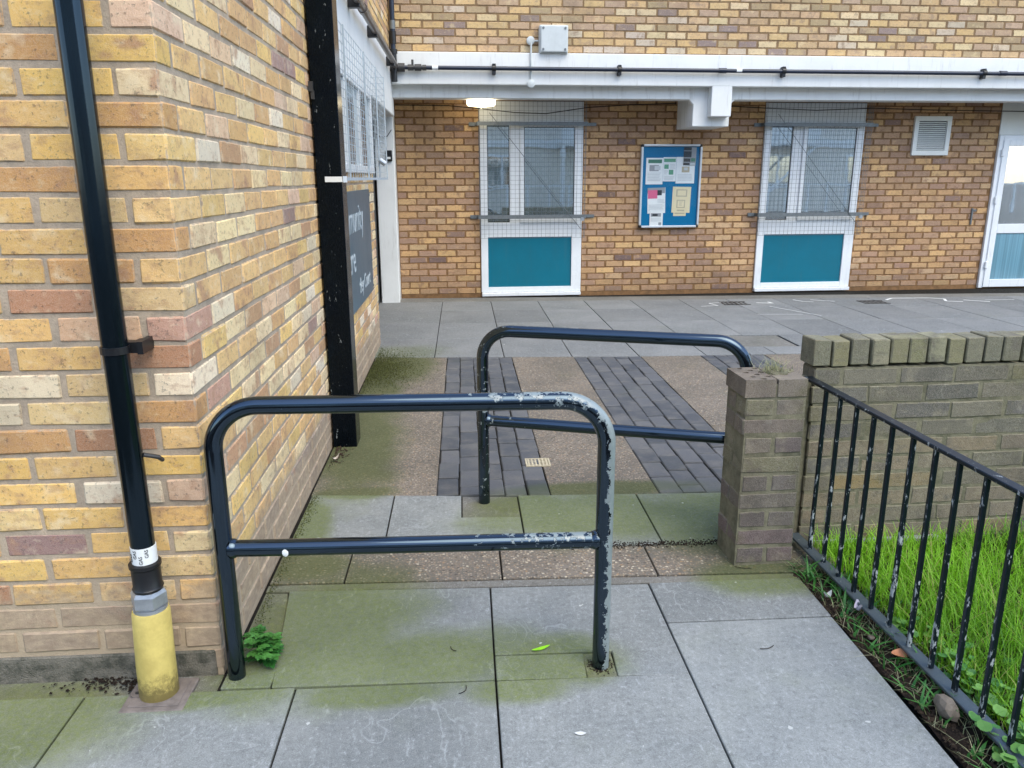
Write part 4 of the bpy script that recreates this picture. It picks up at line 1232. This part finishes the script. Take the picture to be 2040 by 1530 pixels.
while x < LX1:
    BC.add((x + .034, (LY0 + LY1) / 2 - .002 + random.uniform(-.003, .003), .757 + random.uniform(-.003, .003)), .067, .104, .098, 0, pick(PAL_COPE), M['brick_grey'], .0035, .0022)
    x += .0755
BC.flush()

# ================================================================== railing
FX = 1.372
rl = empty('metal_railing', 'low black railing with flaking paint between the path and the grass', 'railing', (FX, 0, 0))
YR0, YR1 = -.6, 2.70
q = MB(); q.box(-.016, .016, YR0, YR1, .660, .672); q.build('top_rail', M['fence_black'], rl, bevel=.002)
q = MB(); q.box(-.022, .022, YR0, YR1, .028, .038); q.build('bottom_rail', M['fence_foot'], rl, bevel=.002)
q = MB(); q.box(-.028, -.012, 2.675, 2.695, -.03, .675); q.build('post', M['fence_black'], rl, bevel=.002)
yb = 2.562
while yb > YR0:
    o = MB().box(-.0066, .0066, -.0066, .0066, .037, .661).build('bar', M['fence_black'], rl, bevel=.0015) if yb == 2.562 else None
    if o is None:
        o = bpy.data.objects.new('bar', barme); COL.objects.link(o); o.parent = rl
    else: barme = o.data
    o.location = (random.uniform(-.001, .001), yb, 0)
    o.rotation_euler = (random.uniform(-.004, .004), random.uniform(-.004, .004), random.uniform(-.1, .1))
    yb -= .106

# ================================================================== vegetation
def blades(name, mat, n, place, hmin, hmax, wid, lean, seed, curve=.5, seg=3):
    r = random.Random(seed); vs = []; fs = []; cs = []
    for i in range(n):
        p = place(r)
        if p is None: continue
        x, y, z, k = p
        h = r.uniform(hmin, hmax) * k; a = r.uniform(0, 2 * math.pi); ln = r.uniform(.1, lean) * h
        dx, dy = math.cos(a), math.sin(a); wx, wy = -dy, dx
        w0 = wid * r.uniform(.6, 1.2); b = len(vs); t1, t2 = r.random(), (1.0 if r.random() < .09 else r.random() * .15)
        if name == 'grass': t1 = min(1, max(0, .45 + .35 * math.sin(x * 3.1 - 3.6) + .25 * math.sin(y * 4.3 + x * 2) + r.gauss(0, .22)))
        for s in range(seg):
            t = s / seg
            off = ln * t ** 1.8; zz = z + h * (t - curve * .35 * t * t); ww = w0 * (1 - t * .7)
            vs.append((x + dx * off - wx * ww, y + dy * off - wy * ww, zz)); vs.append((x + dx * off + wx * ww, y + dy * off + wy * ww, zz))
        vs.append((x + dx * ln, y + dy * ln, z + h * (1 - curve * .35)))
        for s in range(seg - 1): fs.append((b + 2 * s, b + 2 * s + 1, b + 2 * s + 3, b + 2 * s + 2))
        fs.append((b + 2 * seg - 2, b + 2 * seg - 1, b + 2 * seg))
        cs += [t1, t2, 0, 1] * (2 * seg + 1)
    me = bpy.data.meshes.new(name); me.from_pydata(vs, [], fs); me.materials.append(mat)
    at = me.color_attributes.new('tint', 'FLOAT_COLOR', 'POINT'); at.data.foreach_set('color', cs)
    me.polygons.foreach_set('use_smooth', [True] * len(me.polygons))
    o = bpy.data.objects.new(name, me); COL.objects.link(o)
    return o
def gplace(r):
    x = 1.43 + 2.9 * r.random() ** 1.25; y = r.uniform(.3, 2.66)
    d = min(1, (x - 1.38) / .35) * min(1, .12 + (2.66 - y) / .45)
    return (x, y, .0, .55 + .55 * d * (.75 + .35 * math.sin(x * 5 + y * 3)))
o = blades('grass', M['grass'], 40000, gplace, .07, .19, .0021, 1.0, 21, .6, 4)
tag(o, 'long bright green grass growing behind the railing', 'grass', kind='stuff')
def splace(r): return (r.uniform(1.27, 1.45), r.uniform(.9, 2.5), -.008, r.uniform(.4, 1))
o = blades('strip_weeds', M['weed'], 420, lambda r: (r.uniform(1.275, 1.44), 2.5 - 1.6 * r.random() ** 1.3, -.008, r.uniform(.4, 1)), .03, .09, .006, 1.6, 5)
tag(o, 'small green weeds sprouting in the soil strip under the railing', 'weeds', kind='stuff')
o = blades('dead_grass', M['drygrass'], 700, lambda r: (r.uniform(1.265, 1.44), r.uniform(.9, 2.55), -.008, 1), .015, .05, .0014, 3.0, 6)
tag(o, 'dry straw litter lying on the soil strip', 'straw', kind='stuff')
o = blades('dry_tuft', M['drygrass'], 120, lambda r: (1.21 + r.gauss(0, .03), 2.64 + r.gauss(0, .025), .705, 1), .02, .075, .0012, 1.8, 9)
tag(o, 'dry grass tuft growing on top of the brick pier', 'grass tuft')
o = blades('moss', M['moss'], 9000, lambda r: (lambda u, v: W(u, v) + (r.uniform(.5, 1),) if True else None)(abs(r.gauss(.02, .16)) + .01, 3.72 + r.gauss(0, .28)), .004, .013, .0035, .8, 12, seg=1)
tag(o, 'dark moss cushion on the paving at the foot of the side wall', 'moss', kind='stuff')
o = blades('joint_moss', M['moss'], 2200, lambda r: (lambda t: W(.02 + abs(r.gauss(0, .018)), t) + (r.uniform(.4, 1),))(r.choice((r.uniform(1.9, 4.5), r.uniform(.1, 1.3)))), .003, .010, .003, .8, 14, seg=1)
tag(o, 'thin line of moss along the foot of the side wall', 'moss', kind='stuff')
# dark grit where the pier and middle slabs meet
r8 = random.Random(77)
q = MB()
for i in range(900):
    u_ = r8.uniform(1.1, 1.75); v_ = .722 + r8.gauss(0, .014); s = r8.uniform(.0012, .0045); p = W(u_, v_)
    q.add([(p[0]-s,p[1],.001),(p[0],p[1]-s,.001),(p[0]+s,p[1],.001),(p[0],p[1]+s,.001),(p[0],p[1],.001+s)], [(0,1,4),(1,2,4),(2,3,4),(3,0,4)])
tag(q.build('grit', M['soil']), 'dark grit gathered in the joint left of the pier', 'grit', kind='stuff')

# crumbs of soil and rotted leaf in the strip, and dirt swept against the wall foot
def crumbs(name, label, n, place, s0, s1, mat, seed):
    r = random.Random(seed); q = MB()
    for i in range(n):
        x, y, z = place(r); s = r.uniform(s0, s1); a_ = r.uniform(0, 6.28); k = r.uniform(.5, 1.6)
        c_, d_ = math.cos(a_) * s * k, math.sin(a_) * s * k; e_, f_ = -math.sin(a_) * s, math.cos(a_) * s
        h_ = s * r.uniform(.4, 1.1)
        q.add([(x + c_, y + d_, z), (x + e_, y + f_, z), (x - c_, y - d_, z), (x - e_, y - f_, z), (x + c_ * .2, y + d_ * .3, z + h_), (x - c_ * .4, y - d_ * .2, z + h_ * .8)],
              [(0, 1, 4), (1, 5, 4), (1, 2, 5), (2, 3, 5), (3, 4, 5), (3, 0, 4)])
    tag(q.build(name, mat), label, 'dirt', kind='stuff')
M['crumb'] = mat_ground('brown_crumbs', (84, 70, 58), (52, 44, 38), 50)
crumbs('soil_crumbs', 'soil crumbs and rotted leaf bits along the path edge under the railing', 1500, lambda r: (1.262 + abs(r.gauss(0, .06)), r.uniform(.9, 2.6), -.006), .002, .008, M['crumb'], 61)
crumbs('wall_dirt', 'dark dirt swept against the front wall left of the yellow sleeve', 420, lambda r: (lambda p: (p[0], p[1], -.002))(W(-.16 - abs(r.gauss(0, .12)), -.03 + r.gauss(0, .022))), .001, .006, M['soil'], 62)
for q_ in ((1.098, -.04), (.042, -.022)):
    crumbs('post_dirt', 'dark dirt round the foot of the nearer barrier leg' + (' beside the cement patch' if q_[0] > .5 else ' against the wall'), 130, lambda r: (lambda p, a_, d_: (p[0] + math.cos(a_) * d_, p[1] + math.sin(a_) * d_, -.003))(W(*q_), r.uniform(0, 6.28), .025 + abs(r.gauss(0, .009))), .001, .0035, M['soil'], 64)
crumbs('leaf_litter', 'leaf litter gathered at the foot of the black post', 160, lambda r: (lambda p: (p[0], p[1], -.001))(W(.03 + abs(r.gauss(0, .035)), 1.88 + r.gauss(0, .09))), .002, .007, M['crumb'], 63)

# round-leaved clover under the railing
r9 = random.Random(31); vs = []; fs = []; cs = []
def disc(x, y, z, s, tilt, az):
    b_ = len(vs); n = 9; t1 = r9.random()
    up_ = Vector((math.cos(az) * math.sin(tilt), math.sin(az) * math.sin(tilt), math.cos(tilt)))
    ax = up_.orthogonal().normalized(); ay = up_.cross(ax)
    vs.append((x, y, z - s * .12)); 
    for k in range(n):
        a_ = 2 * math.pi * k / n; rr_ = s * (1 - .25 * (k == 0))
        p_ = Vector((x, y, z)) + ax * math.cos(a_) * rr_ + ay * math.sin(a_) * rr_
        vs.append(tuple(p_))
    for k in range(n): fs.append((b_, b_ + 1 + k, b_ + 1 + (k + 1) % n))
    cs.extend([t1, 0, 0, 1] * (n + 1))
for i in range(230):
    y = r9.choice((r9.uniform(1.0, 1.75), r9.uniform(1.0, 1.6), r9.uniform(1.5, 2.1)))
    x = 1.335 + abs(r9.gauss(0, .10)) if y < 1.62 else 1.42 + abs(r9.gauss(0, .07))
    disc(x, y, r9.uniform(.015, .06), r9.uniform(.008, .02), r9.uniform(0, .6), r9.uniform(0, 6.28))
me = bpy.data.meshes.new('clover'); me.from_pydata(vs, [], fs); me.materials.append(M['clover'])
at = me.color_attributes.new('tint', 'FLOAT_COLOR', 'POINT'); at.data.foreach_set('color', cs)
o = bpy.data.objects.new('clover', me); COL.objects.link(o)
tag(o, 'round-leaved ground plants along the lower end of the railing', 'ground plants', kind='stuff')

# leafy weed at the foot of the nearer barrier
wr = random.Random(4)
wp = W(.092, .045)
weed = empty('leafy_weed', 'bushy green weed at the foot of the nearer barrier against the wall', 'weed', (wp[0], wp[1], 0))
def weed_leaf(az, el, L, base):
    """a divided leaf: toothed lobes in pairs along a drooping rib"""
    q = MB()
    d = Vector((math.cos(az), math.sin(az), 0)); s = Vector((-d.y, d.x, 0))
    def rib(t):
        return Vector(base) + d * (L * (t * math.cos(el) + .2 * t * t * math.sin(el))) + Vector((0, 0, L * (t * math.sin(el) - .5 * t * t * max(.35, math.sin(el)))))
    def lobe(p, dr, ln, wd):
        sd_ = Vector((-dr.y, dr.x, 0)).normalized(); u_ = Vector((0, 0, 1))
        a_ = p; b_ = p + dr * ln * .35 + sd_ * wd; c_ = p + dr * ln * .7 + sd_ * wd * .75; e_ = p + dr * ln - u_ * ln * .15; f_ = p + dr * ln * .7 - sd_ * wd * .75; g_ = p + dr * ln * .35 - sd_ * wd
        m_ = p + dr * ln * .5 - u_ * wd * .25
        q.add([a_, b_, c_, e_, f_, g_, m_], [(0, 6, 1), (1, 6, 2), (2, 6, 3), (3, 6, 4), (4, 6, 5), (5, 6, 0)])
    for t, k in ((.3, .30), (.5, .38), (.7, .34)):
        for sg in (-1, 1):
            lobe(rib(t), (d * .75 + s * sg * .8 + Vector((0, 0, wr.uniform(-.1, .2)))).normalized(), L * k * wr.uniform(.95, 1.3), L * .15)
    lobe(rib(.72), (rib(1.0) - rib(.72)).normalized(), L * .45, L * .18)
    q.add([rib(0) - s * .0012, rib(0) + s * .0012, rib(.75) + s * .001, rib(.75) - s * .001], [(0, 1, 2, 3)])
    o = q.build('leaf', M['weed'], weed)
    at_ = o.data.color_attributes.new('tint', 'FLOAT_COLOR', 'POINT'); k_ = wr.random()
    at_.data.foreach_set('color', [k_, 0, 0, 1] * len(o.data.vertices))
for i in range(46):
    lv = i / 46
    weed_leaf(wr.uniform(-2.7, 1.3) if i % 4 else wr.uniform(0, 6.28), .2 + 1.0 * lv + wr.uniform(-.2, .2), wr.uniform(.05, .08) * (1 - .3 * lv), (wr.gauss(0, .010), wr.gauss(0, .014), .008 + .075 * lv))
q = MB()
for i in range(5): q.tube([(wr.gauss(0, .006), wr.gauss(0, .006), -.01), (wr.gauss(0, .012), wr.gauss(0, .012), .09)], [.003, .002], 6)
q.build('stem', M['weed'], weed)

# ================================================================== small loose things
def irregular(name, mat, c, size, seed, label, cat, flat=1.0):
    r = random.Random(seed); bm = bmesh.new(); bmesh.ops.create_icosphere(bm, subdivisions=2, radius=1)
    sd_ = [Vector((r.gauss(0, 1), r.gauss(0, 1), r.gauss(0, 1))).normalized() for _ in range(9)]
    for v in bm.verts:
        for n_ in sd_:
            dd = v.co.dot(n_) - .78
            if dd > 0: v.co -= n_ * dd
        v.co = Vector((v.co.x * size[0], v.co.y * size[1], v.co.z * size[2]))
    me = bpy.data.meshes.new(name); bm.to_mesh(me); bm.free(); me.materials.append(mat)
    o = bpy.data.objects.new(name, me); o.location = c; COL.objects.link(o)
    return tag(o, label, cat)
irregular('stone', M['rock'], (1.322, 1.672, .02), (.028, .045, .032), 2, 'grey angular stone lying in the soil under the railing', 'stone')
irregular('pebble', M['rock'], (1.318, 2.03, .004), (.012, .012, .008), 3, 'small pebble in the soil strip beside the dead leaf', 'pebble')
def leaf(name, c, L, wdt, az, curl, col, label, cat='leaf'):
    q = MB(); n = 6; pts = []
    for i in range(n + 1):
        t = i / n; w_ = wdt * math.sin(math.pi * (t * .94 + .03)) ** .8
        for s in (-1, 0, 1):
            x = (t - .5) * L; y = s * w_; z = curl * ((t - .5) ** 2 * L * 2 + abs(s) * w_ * .4) + .003
            pts.append((x * math.cos(az) - y * math.sin(az), x * math.sin(az) + y * math.cos(az), z))
    fs_ = []
    for i in range(n):
        a_ = 3 * i; fs_ += [(a_, a_ + 1, a_ + 4, a_ + 3), (a_ + 1, a_ + 2, a_ + 5, a_ + 4)]
    q.add(pts, fs_)
    o = q.build(name, mat_plain(name + '_surface', col, .6, .3, .1, 40)); o.location = c
    return tag(o, label, cat)
g1 = W(.93, .045)
leaf('fallen_leaf', (g1[0], g1[1], .002), .062, .0075, .35, .12, (142, 208, 38), 'narrow bright green leaf lying on the paving near the right barrier leg')
leaf('dead_leaf', (1.338, 1.915, .012), .045, .022, .9, .5, (186, 128, 92), 'round pinkish-brown dead leaf under the railing')
leaf('litter_scrap', (1.292, 2.262, .008), .03, .012, .2, 1.6, (216, 216, 212), 'crumpled white scrap of litter at the edge of the path', 'litter')
leaf('litter_scrap', (1.348, 2.165, .012), .034, .014, 1.4, 1.8, (206, 200, 214), 'pale crumpled scrap of litter against the bottom rail of the railing', 'litter')
p = W(.995, -.335)
leaf('chewing_gum', (p[0], p[1], .001), .03, .007, -.1, .1, (206, 208, 206), 'flat white smear stuck to the near paving', 'smear')
p = W(.05, 1.75)
leaf('litter_scrap', (p[0], p[1], .006), .05, .012, .5, 1.2, (198, 190, 182), 'pale scrap of litter at the foot of the side wall by the post', 'litter')
def twig(u, v, L, az, label, bend=.3):
    p = W(u, v); q = MB(); pts = []
    for i in range(6):
        t = i / 5 - .5; pts.append((p[0] + L * (t * math.cos(az) - bend * t * t * math.sin(az)), p[1] + L * (t * math.sin(az) + bend * t * t * math.cos(az)), .004))
    q.tube(pts, .0012, 5)
    tag(q.build('twig', M['soil'], smooth=True), label, 'twig')
twig(1.62, .0, .05, .25, 'thin dark twig on the large slab by the railing', .6)
twig(1.72, .5, .06, -.3, 'thin dark twig on the aggregate row in front of the pier', .4)
twig(.70, -.14, .04, 1.0, 'curved dark twig on the near paving between the barrier legs', 1.0)
twig(.66, .06, .03, -1.0, 'short dark twig on the green stained slab', .8)
q = MB(); q.tube([(-.262, W(.38, 0)[1] - .035, .372), (-.258, W(.38, 0)[1] - .06, .382)], [.012, .006], 8)
bp = W(.215, -.052)
tag(irregular('bird_dropping', M['band'], (bp[0], bp[1], .398), (.009, .003, .012), 6, 'white blob stuck on the front of the nearer barrier crossbar', 'dropping'), None, None)

# ================================================================== block across the yard, seen mirrored in the panes
ob = empty('apartment_block', 'apartment block with white balconies and walls coloured pale as if sunlit facing the court, seen in the window reflections', 'building', (0, -15, 0))
M['sunlit_wall'] = mat_plain('sunlit_pale_render', (222, 216, 204), .9, .2, .08, 6)  # sunlight put into the pale wall colour, for bright mirror images
MB().box(-16, 22, -8, 0, -.05, 8.5).build('wall', M['sunlit_wall'], ob)
for z in (2.6, 5.3, 8.2): MB().box(-16.1, 22.1, -8.05, .12, z, z + .32).build('concrete_band', M['white_paint'], ob)
wm = None
for zi, z in enumerate((.9, 3.5, 6.2)):
    for x in range(-14, 22, 4):
        w_ = MB(); w_.box(x, x + 1.8, .01, .06, z, z + 1.4)
        w_ = w_.build('window', M['upvc'], ob); MB().box(x + .08, x + .85, .062, .07, z + .08, z + 1.32).build('pane', M['glass'], w_); MB().box(x + .95, x + 1.72, .062, .07, z + .08, z + 1.32).build('pane', M['glass'], w_)
for x in range(-13, 22, 8):
    MB().box(x + 2.2, x + 5, .12, 1.3, 2.62, 2.8).build('balcony_slab', M['white_paint'], ob)
    MB().box(x + 2.2, x + 5, 1.24, 1.3, 2.8, 3.7).build('balcony_front', M['white_paint'], ob)
    MB().box(x + 2.2, x + 2.35, 1.15, 1.3, -.05, 2.62).build('balcony_post', M['white_paint'], ob)

for k in range(40):
    MB().box(-6 + k * .8, -5.92 + k * .8, 3.0, 3.06, -.05, 1.15).build('railing_post', M['white_paint'], ob)
MB().box(-6, 26, 3.01, 3.05, 1.06, 1.12).build('railing_top', M['white_paint'], ob)
for x in range(-13, 22, 8):
    q = MB(); q.tube([(x + 2.3, 1.2, .0), (x + 4.9, 1.2, 2.6)], .06, 6); q.build('brace', M['white_paint'], ob)
